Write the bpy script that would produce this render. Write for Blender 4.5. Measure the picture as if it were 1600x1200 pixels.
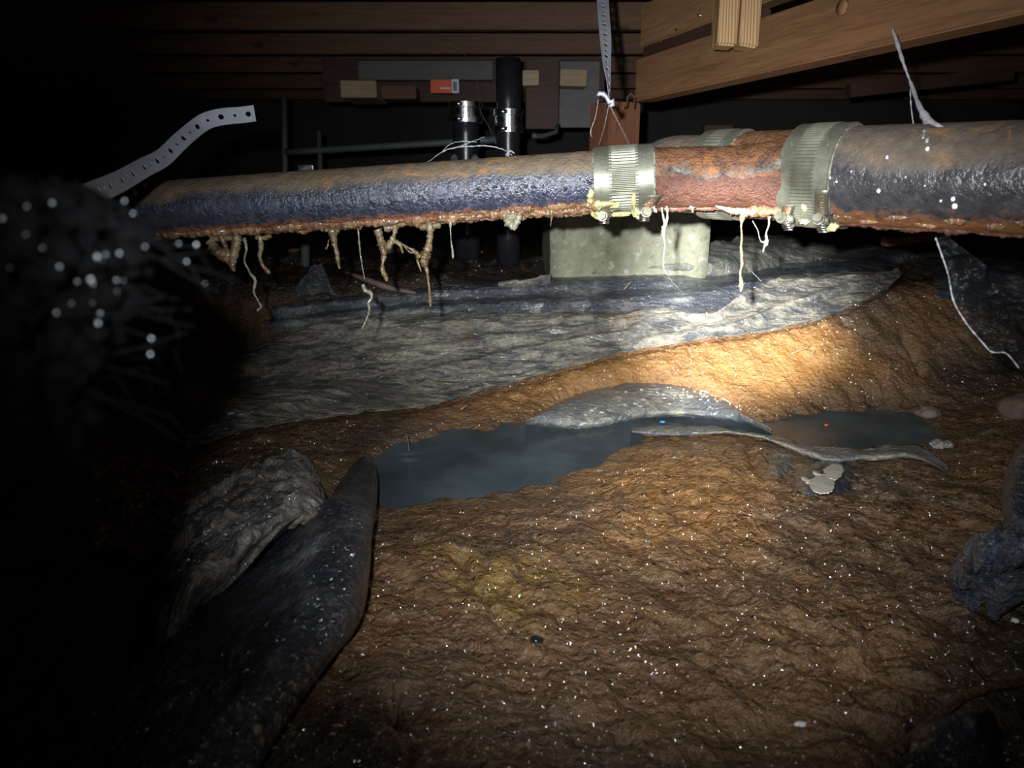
import bpy, bmesh, math, random
import numpy as np
from mathutils import Vector, Matrix
random.seed(7)
for o in list(bpy.data.objects): bpy.data.objects.remove(o)
scn = bpy.context.scene
COL = scn.collection

# ------------------------------------------------------------------ camera, world, torch, exposure
F = 1160.0
PITCH = math.radians(15.0)
CZ = 0.42
cam_d = bpy.data.cameras.new('camera')
cam_d.sensor_width = 36.0
cam_d.lens = 36.0 * F / 1600.0
cam_d.clip_start = 0.01
cam_d.dof.use_dof = True
cam_d.dof.focus_distance = 1.05
cam_d.dof.aperture_fstop = 8.5
cam = bpy.data.objects.new('camera', cam_d)
COL.objects.link(cam)
cam.location = (0, 0, CZ)
cam.rotation_euler = (math.radians(90) - PITCH, 0, 0)
scn.camera = cam

world = bpy.data.worlds.new('world')
scn.world = world
world.use_nodes = True
world.node_tree.nodes['Background'].inputs[0].default_value = (0.5, 0.6, 0.8, 1)
world.node_tree.nodes['Background'].inputs[1].default_value = 0.0

CF = np.array([0, math.cos(PITCH), -math.sin(PITCH)])
CU = np.array([0, math.sin(PITCH), math.cos(PITCH)])
CX = np.array([1.0, 0, 0])
CC = np.array([0, 0, CZ])

def P(px, py, d):
    """point seen at (px, py) at distance d along the viewing axis"""
    v = CC + d * (CF + (px - 800) / F * CX + (600 - py) / F * CU)
    return Vector(v)

def spot(name, loc, target, power, size, blend, radius, color=(0.93, 0.97, 1.0)):
    l = bpy.data.lights.new(name, 'SPOT')
    l.energy = power; l.spot_size = math.radians(size); l.spot_blend = blend
    l.shadow_soft_size = radius; l.color = color
    o = bpy.data.objects.new(name, l); COL.objects.link(o)
    o.location = loc
    d = Vector(target) - Vector(loc)
    o.rotation_euler = d.to_track_quat('-Z', 'Y').to_euler()
    return o

TL = Vector((-0.035, 0.0, CZ + 0.036))
spot('torch_flood', TL, P(975, 420, 1.4), 44.0, 79, 1.0, 0.007)
spot('torch_mid', TL, P(1020, 470, 1.5), 58.0, 50, 1.0, 0.007)
spot('torch_hotspot', TL, P(1140, 480, 1.5), 470.0, 19, 1.0, 0.007)
spot('torch_spill', TL, P(900, 420, 1.4), 1.2, 120, 1.0, 0.007)

vs = scn.view_settings
scn.display_settings.display_device = 'sRGB'
vs.view_transform = 'Standard'; vs.look = 'None'; vs.gamma = 1.0; vs.exposure = 0.38
vs.use_curve_mapping = False

# ------------------------------------------------------------------ numpy helpers
rng = np.random.RandomState(3)
_T = rng.rand(256, 256)
def vnoise(x, y, seed=0):
    x = np.asarray(x, float) + seed * 17.31; y = np.asarray(y, float) + seed * 9.77
    xi = np.floor(x).astype(int); yi = np.floor(y).astype(int)
    fx = x - xi; fy = y - yi
    fx = fx * fx * fx * (fx * (fx * 6 - 15) + 10); fy = fy * fy * fy * (fy * (fy * 6 - 15) + 10)
    a = _T[xi % 256, yi % 256]; b = _T[(xi + 1) % 256, yi % 256]
    c = _T[xi % 256, (yi + 1) % 256]; d = _T[(xi + 1) % 256, (yi + 1) % 256]
    return (a * (1 - fx) + b * fx) * (1 - fy) + (c * (1 - fx) + d * fx) * fy
def fbm(x, y, octv=4, seed=0, gain=0.5):
    s = 0; a = 1; t = 0
    for i in range(octv):
        s = s + a * vnoise(x, y, seed + i * 3); t += a; a *= gain
        x, y = 1.6 * x + 1.2 * y, -1.2 * x + 1.6 * y
    return s / t
def ridged(x, y, octv=3, seed=0):
    s = 0; a = 1; t = 0
    for i in range(octv):
        s = s + a * (1 - np.abs(2 * vnoise(x, y, seed + i * 5) - 1)); t += a; a *= .5
        x, y = 1.6 * x + 1.2 * y, -1.2 * x + 1.6 * y
    return s / t
def sstep(a, b, x):
    t = np.clip((np.asarray(x, float) - a) / (b - a), 0, 1)
    return t * t * (3 - 2 * t)

PUDDLE = [(560, 730), (600, 700), (680, 668), (800, 655), (860, 660), (940, 662), (1000, 652), (1060, 642), (1170, 650), (1250, 638), (1330, 628), (1440, 634), (1475, 670), (1465, 700),
          (1400, 700), (1290, 706), (1200, 684), (1110, 672), (1030, 686), (975, 705), (900, 745), (840, 762), (760, 776), (660, 790), (580, 800), (560, 780)]
def base(x, y):
    """smooth height of the earth: a near basin and a bank that rises towards the pier"""
    x = np.asarray(x, float); y = np.asarray(y, float)
    b = 0.20 * sstep(1.40, 1.74, y + 0.05 * np.sin(2.1 * x))
    px, py = to_px(x, np.maximum(y, .25), 0.0 * x)
    pud_ = sdist(px, py, PUDDLE)
    return b + .026 * sstep(0, 130, -pud_) * (1 - .8 * sstep(1.38, 1.5, y))

def ground_pt(px, py, h=0.0):
    px = np.asarray(px, float); py = np.asarray(py, float); h = np.asarray(h, float) + 0 * px
    d = CF[None] + (px.ravel()[:, None] - 800) / F * CX[None] + (600 - py.ravel()[:, None]) / F * CU[None]
    lo = np.full(d.shape[0], 0.2); hi = np.full(d.shape[0], 6.0)
    hh = h.ravel()
    for _ in range(34):
        m = (lo + hi) / 2
        f = CZ + m * d[:, 2] - (base(m * d[:, 0], m * d[:, 1]) + hh)
        lo = np.where(f > 0, m, lo); hi = np.where(f > 0, hi, m)
    t = (lo + hi) / 2
    out = CC[None] + t[:, None] * d
    return out.reshape(px.shape + (3,))

def to_px(X, Y, Z):
    rx = X; ry = Y; rz = Z - CZ
    dd = ry * CF[1] + rz * CF[2]
    uu = ry * CU[1] + rz * CU[2]
    return 800 + F * rx / dd, 600 - F * uu / dd

def zpt(px, py, z):
    d = CF + (px - 800) / F * CX + (600 - py) / F * CU
    t = (z - CZ) / d[2]
    return Vector(CC + t * d)

def sdist(px, py, poly):
    """signed distance in pixels, positive inside"""
    px = np.asarray(px, float); py = np.asarray(py, float)
    dmin = np.full(px.shape, 1e9); ins = np.zeros(px.shape, bool)
    n = len(poly)
    for i in range(n):
        x0, y0 = poly[i]; x1, y1 = poly[(i + 1) % n]
        ex, ey = x1 - x0, y1 - y0
        t = np.clip(((px - x0) * ex + (py - y0) * ey) / (ex * ex + ey * ey + 1e-9), 0, 1)
        dmin = np.minimum(dmin, np.hypot(px - x0 - t * ex, py - y0 - t * ey))
        c = ((y0 > py) != (y1 > py)) & (px < (x1 - x0) * (py - y0) / (y1 - y0 + 1e-12) + x0)
        ins ^= c
    return np.where(ins, dmin, -dmin)

def catmull(pts, n):
    pts = np.array(pts, float)
    k = len(pts)
    if k == 1: return np.repeat(pts, n, 0)
    seg = np.linalg.norm(np.diff(pts[:, :2], axis=0), axis=1) + 1e-9
    s = np.concatenate([[0], np.cumsum(seg)]) / seg.sum()
    u = np.linspace(0, 1, n)
    i = np.clip(np.searchsorted(s, u, side='right') - 1, 0, k - 2)
    t = ((u - s[i]) / (s[i + 1] - s[i]))[:, None]
    p0 = pts[np.maximum(i - 1, 0)]; p1 = pts[i]; p2 = pts[i + 1]; p3 = pts[np.minimum(i + 2, k - 1)]
    return .5 * ((2 * p1) + (-p0 + p2) * t + (2 * p0 - 5 * p1 + 4 * p2 - p3) * t ** 2 + (-p0 + 3 * p1 - 3 * p2 + p3) * t ** 3)

# ------------------------------------------------------------------ object helpers
def mesh_obj(name, verts, faces, mat, parent=None, smooth=True):
    me = bpy.data.meshes.new(name)
    me.from_pydata([tuple(v) for v in verts], [], faces)
    me.update()
    if smooth: me.polygons.foreach_set('use_smooth', [True] * len(me.polygons))
    if mat: me.materials.append(mat)
    o = bpy.data.objects.new(name, me); COL.objects.link(o)
    if parent: o.parent = parent
    return o
def sharp(o, deg=35):
    o.data.set_sharp_from_angle(angle=math.radians(deg)); return o
def bm_obj(name, bm, mat, parent=None, smooth=False):
    me = bpy.data.meshes.new(name); bm.to_mesh(me); bm.free()
    if smooth: me.polygons.foreach_set('use_smooth', [True] * len(me.polygons))
    if mat: me.materials.append(mat)
    o = bpy.data.objects.new(name, me); COL.objects.link(o)
    if parent: o.parent = parent
    return o
def tag(o, label=None, cat=None, group=None, kind=None):
    if label: o['label'] = label
    if cat: o['category'] = cat
    if group: o['group'] = group
    if kind: o['kind'] = kind
    return o
def empty(name, loc=(0, 0, 0), **k):
    o = bpy.data.objects.new(name, None); COL.objects.link(o); o.location = loc
    o.empty_display_size = .02
    return tag(o, **k)
def child(o, parent):
    """parent o, whose geometry is in world coordinates, under an Empty without moving it"""
    o.parent = parent
    o.matrix_parent_inverse = Matrix.Translation(parent.location).inverted() if parent.type == 'EMPTY' and not parent.parent else Matrix.Identity(4)
    return o
def grid_faces(nu, nv, wrap=False):
    f = []
    for i in range(nu - 1):
        for j in range(nv if wrap else nv - 1):
            j2 = (j + 1) % nv
            f.append((i * nv + j, i * nv + j2, (i + 1) * nv + j2, (i + 1) * nv + j))
    return f

def frames(pts):
    pts = [Vector(p) for p in pts]
    T = []
    for i in range(len(pts)):
        a = pts[max(i - 1, 0)]; b = pts[min(i + 1, len(pts) - 1)]
        T.append((b - a).normalized())
    up = Vector((0, 0, 1)) if abs(T[0].z) < .9 else Vector((0, -1, 0))
    N = []
    n = (up - T[0] * up.dot(T[0])).normalized()
    for t in T:
        n = (n - t * n.dot(t)).normalized(); N.append(n)
    return pts, T, N
def tube_data(pts, radii, nseg=16, cap=True, rf=None):
    pts, T, N = frames(pts)
    V = []; Fc = []
    for i, p in enumerate(pts):
        b = T[i].cross(N[i])
        r = radii[i] if hasattr(radii, '__len__') else radii
        for j in range(nseg):
            a = 2 * math.pi * j / nseg
            rr = r * (rf(i, a) if rf else 1)
            V.append(p + (N[i] * math.cos(a) + b * math.sin(a)) * rr)
    Fc = grid_faces(len(pts), nseg, True)
    if cap:
        Fc.append(tuple(range(nseg))[::-1])
        o = (len(pts) - 1) * nseg
        Fc.append(tuple(range(o, o + nseg)))
    return V, Fc
def join(parts):
    V = []; Fc = []
    for v, f in parts:
        o = len(V); V += list(v); Fc += [tuple(i + o for i in q) for q in f]
    return V, Fc
def tube(name, pts, radii, mat, parent=None, nseg=16, rf=None, cap=True):
    v, f = tube_data(pts, radii, nseg, cap, rf)
    o = mesh_obj(name, v, f, mat)
    if parent: child(o, parent)
    return o
def lerp_pts(a, b, n):
    a = Vector(a); b = Vector(b)
    return [a.lerp(b, i / (n - 1)) for i in range(n)]

def box(name, size, mat, M=None, parent=None, bevel=.002, wob=0.0, cuts=0):
    bm = bmesh.new()
    bmesh.ops.create_cube(bm, size=1)
    for v in bm.verts: v.co = Vector((v.co.x * size[0], v.co.y * size[1], v.co.z * size[2]))
    if bevel: bmesh.ops.bevel(bm, geom=bm.edges[:], offset=bevel, segments=2, affect='EDGES')
    if wob:
        for v in bm.verts: v.co += Vector((random.uniform(-wob, wob), random.uniform(-wob, wob), random.uniform(-wob, wob)))
    o = bm_obj(name, bm, mat)
    if M is not None: o.matrix_world = M
    if parent:
        mw = o.matrix_world.copy()
        o.parent = parent
        o.matrix_parent_inverse = Matrix.Translation(parent.location).inverted() if parent.type == 'EMPTY' else Matrix.Identity(4)
    return o
def frame_matrix(origin, xdir, zdir=(0, 0, 1)):
    x = Vector(xdir).normalized(); z = Vector(zdir); z = (z - x * z.dot(x)).normalized(); y = z.cross(x)
    return Matrix(((x.x, y.x, z.x, origin[0]), (x.y, y.y, z.y, origin[1]), (x.z, y.z, z.z, origin[2]), (0, 0, 0, 1)))

# ------------------------------------------------------------------ materials
class NT:
    def __init__(s, name):
        s.m = bpy.data.materials.new(name); s.m.use_nodes = True
        s.t = s.m.node_tree; s.n = s.t.nodes; s.l = s.t.links
        s.b = s.n['Principled BSDF']
    def new(s, typ, **k):
        n = s.n.new(typ)
        for a, v in k.items(): setattr(n, a, v)
        return n
    def put(s, sock, v):
        if isinstance(v, bpy.types.NodeSocket): s.l.new(v, sock)
        elif v is not None: sock.default_value = v
    def coord(s, scale=(1, 1, 1), kind='Object', rot=(0, 0, 0)):
        tc = s.new('ShaderNodeTexCoord'); mp = s.new('ShaderNodeMapping')
        s.l.new(tc.outputs[kind], mp.inputs[0]); mp.inputs['Scale'].default_value = scale; mp.inputs['Rotation'].default_value = rot
        return mp.outputs[0]
    def noise(s, co, scale, detail=4, rough=.55, dist=0.0):
        n = s.new('ShaderNodeTexNoise'); s.l.new(co, n.inputs[0])
        n.inputs['Scale'].default_value = scale; n.inputs['Detail'].default_value = detail
        n.inputs['Roughness'].default_value = rough; n.inputs['Distortion'].default_value = dist
        return n.outputs[0]
    def voro(s, co, scale, feature='F1'):
        n = s.new('ShaderNodeTexVoronoi'); n.feature = feature; s.l.new(co, n.inputs[0]); n.inputs['Scale'].default_value = scale
        return n.outputs[0]
    def ramp(s, f, stops):
        r = s.new('ShaderNodeValToRGB'); s.l.new(f, r.inputs[0])
        e = r.color_ramp.elements
        while len(e) > len(stops): e.remove(e[-1])
        while len(e) < len(stops): e.new(1)
        for el, (p, c) in zip(e, stops):
            el.position = p
            el.color = (c, c, c, 1) if not hasattr(c, '__len__') else (c[0], c[1], c[2], 1)
        return r.outputs[0]
    def mix(s, f, a, b):
        n = s.new('ShaderNodeMix', data_type='RGBA')
        s.put(n.inputs['Factor'], f)
        s.put(n.inputs[6], a if isinstance(a, bpy.types.NodeSocket) else (*a, 1)); s.put(n.inputs[7], b if isinstance(b, bpy.types.NodeSocket) else (*b, 1))
        return n.outputs[2]
    def math(s, op, a, b=0.0, clamp=False):
        n = s.new('ShaderNodeMath', operation=op); n.use_clamp = clamp
        s.put(n.inputs[0], a); s.put(n.inputs[1], b)
        return n.outputs[0]
    def attr(s, name):
        n = s.new('ShaderNodeAttribute'); n.attribute_name = name
        return n
    def bump(s, h, dist, strength=1.0, prev=None):
        n = s.new('ShaderNodeBump'); n.inputs['Distance'].default_value = dist; n.inputs['Strength'].default_value = strength
        s.l.new(h, n.inputs['Height'])
        if prev is not None: s.l.new(prev, n.inputs['Normal'])
        return n.outputs[0]
    def out(s, col=None, rough=None, metal=None, spec=None, normal=None, coat=None, coat_rough=None, trans=None, ior=None, alpha=None, coat_normal=None, sss=None):
        b = s.b
        for k, v in (('Base Color', col), ('Roughness', rough), ('Metallic', metal), ('Specular IOR Level', spec), ('Coat Weight', coat),
                     ('Coat Roughness', coat_rough), ('Transmission Weight', trans), ('IOR', ior), ('Alpha', alpha)):
            if v is None: continue
            if k == 'Base Color' and not isinstance(v, bpy.types.NodeSocket): v = (*v, 1)
            s.put(b.inputs[k], v)
        if normal is not None: s.l.new(normal, b.inputs['Normal'])
        if coat_normal is not None: s.l.new(coat_normal, b.inputs['Coat Normal'])
        return s.m
    def up(s):
        g = s.new('ShaderNodeNewGeometry'); x = s.new('ShaderNodeSeparateXYZ'); s.l.new(g.outputs['Normal'], x.inputs[0])
        return x.outputs[2]

def m_wood(name, c1, c2, c3, rough=.6, scale=1.0, seed=0.0):
    t = NT(name)
    co = t.coord((1.2 * scale, 22 * scale, 22 * scale))
    g = t.noise(co, 3.0, 5, .6, .6)
    co2 = t.coord((3, 5, 5)); big = t.noise(co2, 1.3, 3)
    fine = t.noise(t.coord((8, 160, 160)), 2.0, 2)
    c = t.mix(t.ramp(g, [(.3, 0), (.7, 1)]), c1, c2)
    c = t.mix(t.ramp(big, [(.45, 0), (.72, .7)]), c, c3)
    c = t.mix(t.ramp(fine, [(.35, .35), (.5, 0)]), c, tuple(x * .45 for x in c1))
    kn = t.voro(t.coord((4.5, 9, 9)), 1.0)
    c = t.mix(t.ramp(kn, [(.06, .75), (.11, 0)]), c, tuple(x * .3 for x in c1))
    return t.out(c, rough, spec=.3, normal=t.bump(g, .0015, .6, t.bump(fine, .0005, .5)))

M = {}
M['joist'] = m_wood('joist_wood', (.10, .050, .028), (.17, .092, .052), (.20, .09, .045), .55)
M['beam'] = m_wood('beam_wood', (.17, .085, .038), (.27, .145, .068), (.30, .14, .07), .6)
M['board'] = m_wood('board_wood', (.21, .115, .05), (.36, .21, .10), (.26, .13, .05), .6)
M['redwood'] = m_wood('post_wood', (.15, .058, .028), (.22, .09, .045), (.12, .06, .04), .65)
M['darkwood'] = m_wood('dark_stained_wood', (.045, .022, .015), (.08, .035, .025), (.05, .03, .02), .6)
M['lumber'] = m_wood('pale_lumber', (.33, .24, .15), (.46, .35, .23), (.38, .27, .15), .65)

t = NT('end_grain')
w = t.new('ShaderNodeTexWave'); w.wave_type = 'BANDS'; w.bands_direction = 'X'
t.l.new(t.coord((1, 1, .22)), w.inputs[0]); w.inputs['Scale'].default_value = 62; w.inputs['Distortion'].default_value = 10; w.inputs['Detail'].default_value = 1.5; w.inputs['Detail Scale'].default_value = .35
c = t.mix(t.ramp(w.outputs['Fac'], [(.2, 0), (.75, 1)]), (.30, .17, .075), (.52, .34, .17))
M['stud'] = t.out(c, .65, spec=.3, normal=t.bump(w.outputs['Fac'], .0008, .6))

# mud
t = NT('wet_mud')
co = t.coord()
a = t.attr('zone'); sep = t.new('ShaderNodeSeparateColor'); t.l.new(a.outputs['Color'], sep.inputs[0])
n1 = t.noise(co, 5.5, 5, .6); n2 = t.noise(co, 28, 4, .6); n3 = t.noise(co, 120, 3, .65)
c = t.mix(t.ramp(n1, [(.32, 0), (.66, 1)]), (.085, .043, .023), (.195, .104, .046))
c = t.mix(t.ramp(n2, [(.42, 0), (.66, .85)]), c, (.175, .108, .054))
c = t.mix(t.ramp(n3, [(.50, 0), (.75, .6)]), c, (.055, .032, .018))
orange = t.mix(t.ramp(n2, [(.35, 0), (.65, 1)]), (.30, .135, .038), (.42, .22, .075))
c = t.mix(t.math('MULTIPLY', sep.outputs[0], t.ramp(n1, [(.2, .6), (.6, 1)])), c, orange)
yn = t.noise(co, 17, 4, .6, 1.0)
c = t.mix(t.math('MULTIPLY', sep.outputs[1], t.ramp(yn, [(.42, 0), (.66, 1)]), True), c, (.27, .165, .045))
c = t.mix(t.math('MULTIPLY', t.ramp(t.noise(co, 3.2, 4, .6), [(.48, 0), (.66, .6)]), t.math('SUBTRACT', 1.0, sep.outputs[0], True)), c, (.085, .068, .058))  # grey-brown blotches put shaded patches and wet sheen into the mud colour
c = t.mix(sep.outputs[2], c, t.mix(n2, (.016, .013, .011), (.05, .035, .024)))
al = t.math('MULTIPLY', a.outputs['Alpha'], t.ramp(n2, [(.35, .3), (.6, 1)]))
c = t.mix(al, c, (.19, .17, .14))
rg = t.math('ADD', t.ramp(n2, [(.3, .34), (.7, .5)]), t.math('MULTIPLY', a.outputs['Alpha'], .25))
b1 = t.bump(n2, .014, .8)
b2 = t.bump(n3, .0065, 1.0, b1)
dome = t.math('MULTIPLY', t.math('SUBTRACT', 1.0, t.voro(co, 105)), t.ramp(n1, [(.3, .55), (.6, 1.1)]))
b3 = t.bump(dome, .015, 1.0, t.bump(n2, .012, .8))
wet = t.math('SUBTRACT', .85, a.outputs['Alpha'], True)
M['mud'] = t.out(c, rg, spec=.35, normal=b2, coat=wet, coat_rough=.10, coat_normal=b3)

def m_sheet(name, base_c, dust, dust_amt, rough=.36, wrinkle=(2, 9, 9), bump=.006, mudc=(.12, .08, .045), mud_amt=.2, flakes=None):
    t = NT(name)
    co = t.coord(); cs = t.coord(wrinkle)
    n1 = t.noise(co, 9, 6, .65); n2 = t.noise(cs, 6, 5, .65, .8); n3 = t.noise(co, 110, 4, .7)
    lo = .62 - .34 * dust_amt
    f = t.math('MULTIPLY', t.ramp(n1, [(lo, 0), (lo + .16, 1)]), t.ramp(n2, [(.38, .10), (.58, 1)]))
    f = t.math('MULTIPLY', f, t.ramp(n3, [(.35, .45), (.6, 1)]))
    c = t.mix(f, base_c, dust)
    f2 = t.ramp(t.noise(co, 6.5, 5, .6, .5), [(.66 - .2 * mud_amt, 0), (.74 - .2 * mud_amt, .85)])
    if mud_amt > -.9: c = t.mix(f2, c, mudc)
    spk = t.ramp(t.voro(co, 75), [(.10, 1), (.16, 0)])
    spk = t.math('MULTIPLY', spk, t.ramp(n3, [(.5, 0), (.6, .8)]))
    c = t.mix(spk, c, (.42, .40, .34))
    if flakes:
        fn = t.noise(t.coord((7, 18, 18)), 5, 5, .7, .6)
        c = t.mix(t.ramp(fn, [(.60, 0), (.625, 1)]), c, flakes)
    r = t.math('ADD', rough, t.math('MULTIPLY', f, .35))
    b = t.bump(n2, bump * 1.8, 1.0); b = t.bump(n3, .0035, 1.0, b)
    dm = t.math('MULTIPLY', t.math('SUBTRACT', 1.0, t.voro(co, 105)), t.ramp(t.noise(co, 22, 3), [(.42, 0), (.6, 1)]))
    return t.out(c, r, spec=.5, normal=b, coat=.7, coat_rough=.12, coat_normal=t.bump(dm, .016, 1.0, t.bump(n2, bump, .8)))
M['sheet_grey'] = m_sheet('dusty_grey_plastic', (.040, .042, .047), (.30, .268, .20), .85, .36)
M['sheet_dark'] = m_sheet('dark_blue_plastic', (.036, .040, .048), (.24, .24, .23), .35, .34, mud_amt=0)
M['sheet_hump'] = m_sheet('wet_grey_plastic', (.14, .148, .155), (.52, .49, .38), .5, .30, (6, 10, 10), .004, mud_amt=-.5, flakes=(.62, .59, .47))
M['sheet_black'] = m_sheet('black_plastic', (.020, .023, .032), (.17, .17, .18), .25, .36, (9, 4, 9), .006, mud_amt=-.6)
M['sheet_blue'] = m_sheet('blue_black_plastic', (.040, .048, .070), (.26, .26, .28), .35, .30, (12, 5, 12), .010, mud_amt=-2)
M['sheet_dirt'] = m_sheet('dirt_caked_plastic', (.035, .035, .042), (.24, .205, .165), .8, .5, (6, 6, 6), .008, mud_amt=-.3)
M['sheet_mud'] = m_sheet('muddy_plastic', (.075, .078, .07), (.26, .25, .19), .7, .42, mud_amt=.2)

t = NT('murky_water')
co = t.coord(); n = t.noise(co, 7, 4); r = t.noise(co, 30, 2)
c = t.mix(t.ramp(n, [(.35, 0), (.7, 1)]), (.040, .052, .058), (.085, .108, .120))
fl = t.ramp(t.voro(co, 60), [(.05, 1), (.09, 0)])
c = t.mix(t.math('MULTIPLY', fl, t.ramp(t.noise(co, 12, 3), [(.55, 0), (.62, .8)])), c, (.35, .30, .2))
M['water'] = t.out(c, .12, spec=.10, ior=1.33, normal=t.bump(r, .002, .25))

# cast iron pipe : dusty on top, black paint below, rust near the underside
def m_pipe(name, dust=(.155, .115, .075), iron=(.012, .015, .026), rust=(.25, .085, .025), dust_hi=.3, glint=1.0):
    t = NT(name)
    co = t.coord(); up = t.up()
    n1 = t.noise(co, 12, 5, .65); n2 = t.noise(co, 60, 4, .65); n3 = t.noise(co, 330, 3, .6)
    u = t.math('ADD', up, t.math('MULTIPLY', t.math('SUBTRACT', n1, .5), .9))
    c = t.mix(t.ramp(n2, [(.3, 0), (.7, 1)]), iron, tuple(x * 2.6 + .004 for x in iron))
    df = t.ramp(u, [(dust_hi - .12, 0), (dust_hi + .2, 1)])
    dc = t.mix(t.ramp(n2, [(.35, 0), (.7, 1)]), tuple(x * .6 for x in dust), dust)
    dc = t.mix(t.ramp(t.noise(co, 15, 5, .7, 1.2), [(.57, 0), (.70, .7)]), dc, (.32, .16, .05))
    c = t.mix(df, c, dc)
    rf = t.ramp(t.math('ADD', t.math('MULTIPLY', up, -1), t.math('MULTIPLY', t.math('SUBTRACT', n2, .5), .7)), [(.62, 0), (.85, 1)])
    c = t.mix(rf, c, rust)
    rgh = t.math('ADD', .20 if glint > .5 else .36, t.math('MULTIPLY', df, .45))
    b = t.bump(n2, .004, .7); b = t.bump(n3, .0016, glint, b)
    ct = t.math('MULTIPLY', t.math('SUBTRACT', 1.0, df, True), .95 if glint > .5 else .25)
    return t.out(c, rgh, spec=.6, normal=b, coat=ct, coat_rough=.16, coat_normal=t.bump(n3, .0048, 1.0, t.bump(n2, .003, .7)))
M['pipe'] = m_pipe('blackened_cast_iron')
M['pipe_big'] = m_pipe('dusty_cast_iron', (.12, .088, .062), (.017, .016, .018), (.20, .08, .03), .25, .35)
t = NT('rusted_iron')
co = t.coord(); up = t.up()
n1 = t.noise(co, 13, 6, .7, .6); n2 = t.noise(co, 55, 5, .7); n3 = t.noise(co, 300, 3, .6)
c = t.mix(t.ramp(n2, [(.3, 0), (.65, 1)]), (.060, .028, .016), (.20, .088, .038))
c = t.mix(t.ramp(n1, [(.57, 0), (.66, .7)]), c, (.32, .135, .042))
c = t.mix(t.ramp(t.noise(co, 24, 5, .7), [(.36, .8), (.46, 0)]), c, (.045, .026, .020))
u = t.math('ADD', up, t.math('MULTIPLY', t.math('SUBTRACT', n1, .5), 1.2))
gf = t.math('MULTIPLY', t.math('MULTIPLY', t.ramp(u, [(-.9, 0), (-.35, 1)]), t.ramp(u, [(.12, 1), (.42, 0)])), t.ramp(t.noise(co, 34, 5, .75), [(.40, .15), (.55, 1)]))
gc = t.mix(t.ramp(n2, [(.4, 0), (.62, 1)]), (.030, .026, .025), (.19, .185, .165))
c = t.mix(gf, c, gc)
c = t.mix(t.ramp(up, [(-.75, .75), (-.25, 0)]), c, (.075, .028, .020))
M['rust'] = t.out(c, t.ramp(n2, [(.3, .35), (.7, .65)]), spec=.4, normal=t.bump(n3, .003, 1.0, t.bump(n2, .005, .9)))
t = NT('rust_crust')
co = t.coord(); n1 = t.noise(co, 25, 5, .7); n2 = t.noise(co, 150, 4, .7)
c = t.mix(t.ramp(n1, [(.38, 0), (.62, 1)]), (.12, .050, .022), (.26, .14, .065))
c = t.mix(t.ramp(n2, [(.55, 0), (.68, .8)]), c, (.44, .36, .22))
M['crust'] = t.out(c, .35, spec=.5, coat=.7, coat_rough=.1, normal=t.bump(n2, .005, 1.0))
t = NT('dripping_slime')
co = t.coord(); n1 = t.noise(co, 30, 4, .7); n2 = t.noise(co, 220, 3, .6)
c = t.mix(t.ramp(n1, [(.38, 0), (.62, 1)]), (.10, .055, .022), (.24, .18, .10))
M['slime'] = t.out(c, .2, spec=.6, coat=1.0, coat_rough=.05, normal=t.bump(n2, .0028, 1.0), trans=.25)
t = NT('pale_slime')
co = t.coord(); n1 = t.noise(co, 60, 4, .7)
M['slime_pale'] = t.out(t.mix(n1, (.09, .08, .05), (.29, .265, .195)), .3, coat=.9, coat_rough=.08, normal=t.bump(t.noise(co, 220, 3, .6), .0025, 1))
t = NT('stainless_shield')
co = t.coord(); n1 = t.noise(co, 20, 5, .7); n2 = t.noise(co, 130, 3, .6)
c = t.mix(t.ramp(n1, [(.35, 0), (.7, 1)]), (.125, .122, .088), (.22, .22, .175))
c = t.mix(t.ramp(n2, [(.58, 0), (.72, .6)]), c, (.14, .12, .07))
M['steel'] = t.out(c, t.ramp(n1, [(.3, .40), (.7, .55)]), metal=.55, normal=t.bump(n2, .0006, .5))
t = NT('yellow_corrosion')
co = t.coord(); n1 = t.noise(co, 90, 4, .7)
M['corrosion'] = t.out(t.mix(t.ramp(n1, [(.35, 0), (.65, 1)]), (.19, .165, .05), (.54, .51, .24)), .6, normal=t.bump(n1, .003, 1))
t = NT('bright_chrome'); n1 = t.noise(t.coord(), 60, 3)
M['chrome'] = t.out((.62, .63, .66), t.ramp(n1, [(.3, .18), (.7, .34)]), metal=1.0)
t = NT('galvanised_strap'); n1 = t.noise(t.coord(), 70, 4)
M['galv'] = t.out(t.mix(n1, (.30, .32, .38), (.50, .53, .62)), .42, metal=.45, normal=t.bump(n1, .0006, .5))
t = NT('black_abs'); n1 = t.noise(t.coord(), 40, 4)
M['abs'] = t.out(t.mix(n1, (.008, .008, .011), (.022, .022, .027)), .28, spec=.5, normal=t.bump(n1, .001, .5))
t = NT('grey_conduit'); n1 = t.noise(t.coord(), 40, 4)
M['conduit'] = t.out(t.mix(n1, (.05, .055, .06), (.10, .11, .115)), .5)
t = NT('mossy_concrete')
co = t.coord(); n1 = t.noise(co, 9, 5, .65); n2 = t.noise(co, 45, 5, .7); n3 = t.noise(co, 200, 3)
c = t.mix(t.ramp(n1, [(.35, 0), (.65, 1)]), (.155, .155, .105), (.27, .265, .19))
c = t.mix(t.ramp(n2, [(.55, 0), (.68, .6)]), c, (.44, .43, .36))
c = t.mix(t.ramp(n2, [(.3, .7), (.42, 0)]), c, (.07, .07, .045))
M['concrete'] = t.out(c, .85, spec=.2, normal=t.bump(n3, .001, .6, t.bump(n2, .003, .6)))
t = NT('foundation_wall'); n1 = t.noise(t.coord(), 6, 5)
M['found'] = t.out(t.mix(n1, (.03, .028, .025), (.06, .055, .05)), .9, normal=t.bump(n1, .01, .6))
t = NT('weathered_panel'); n1 = t.noise(t.coord((4, 4, 12)), 5, 5)
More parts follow.
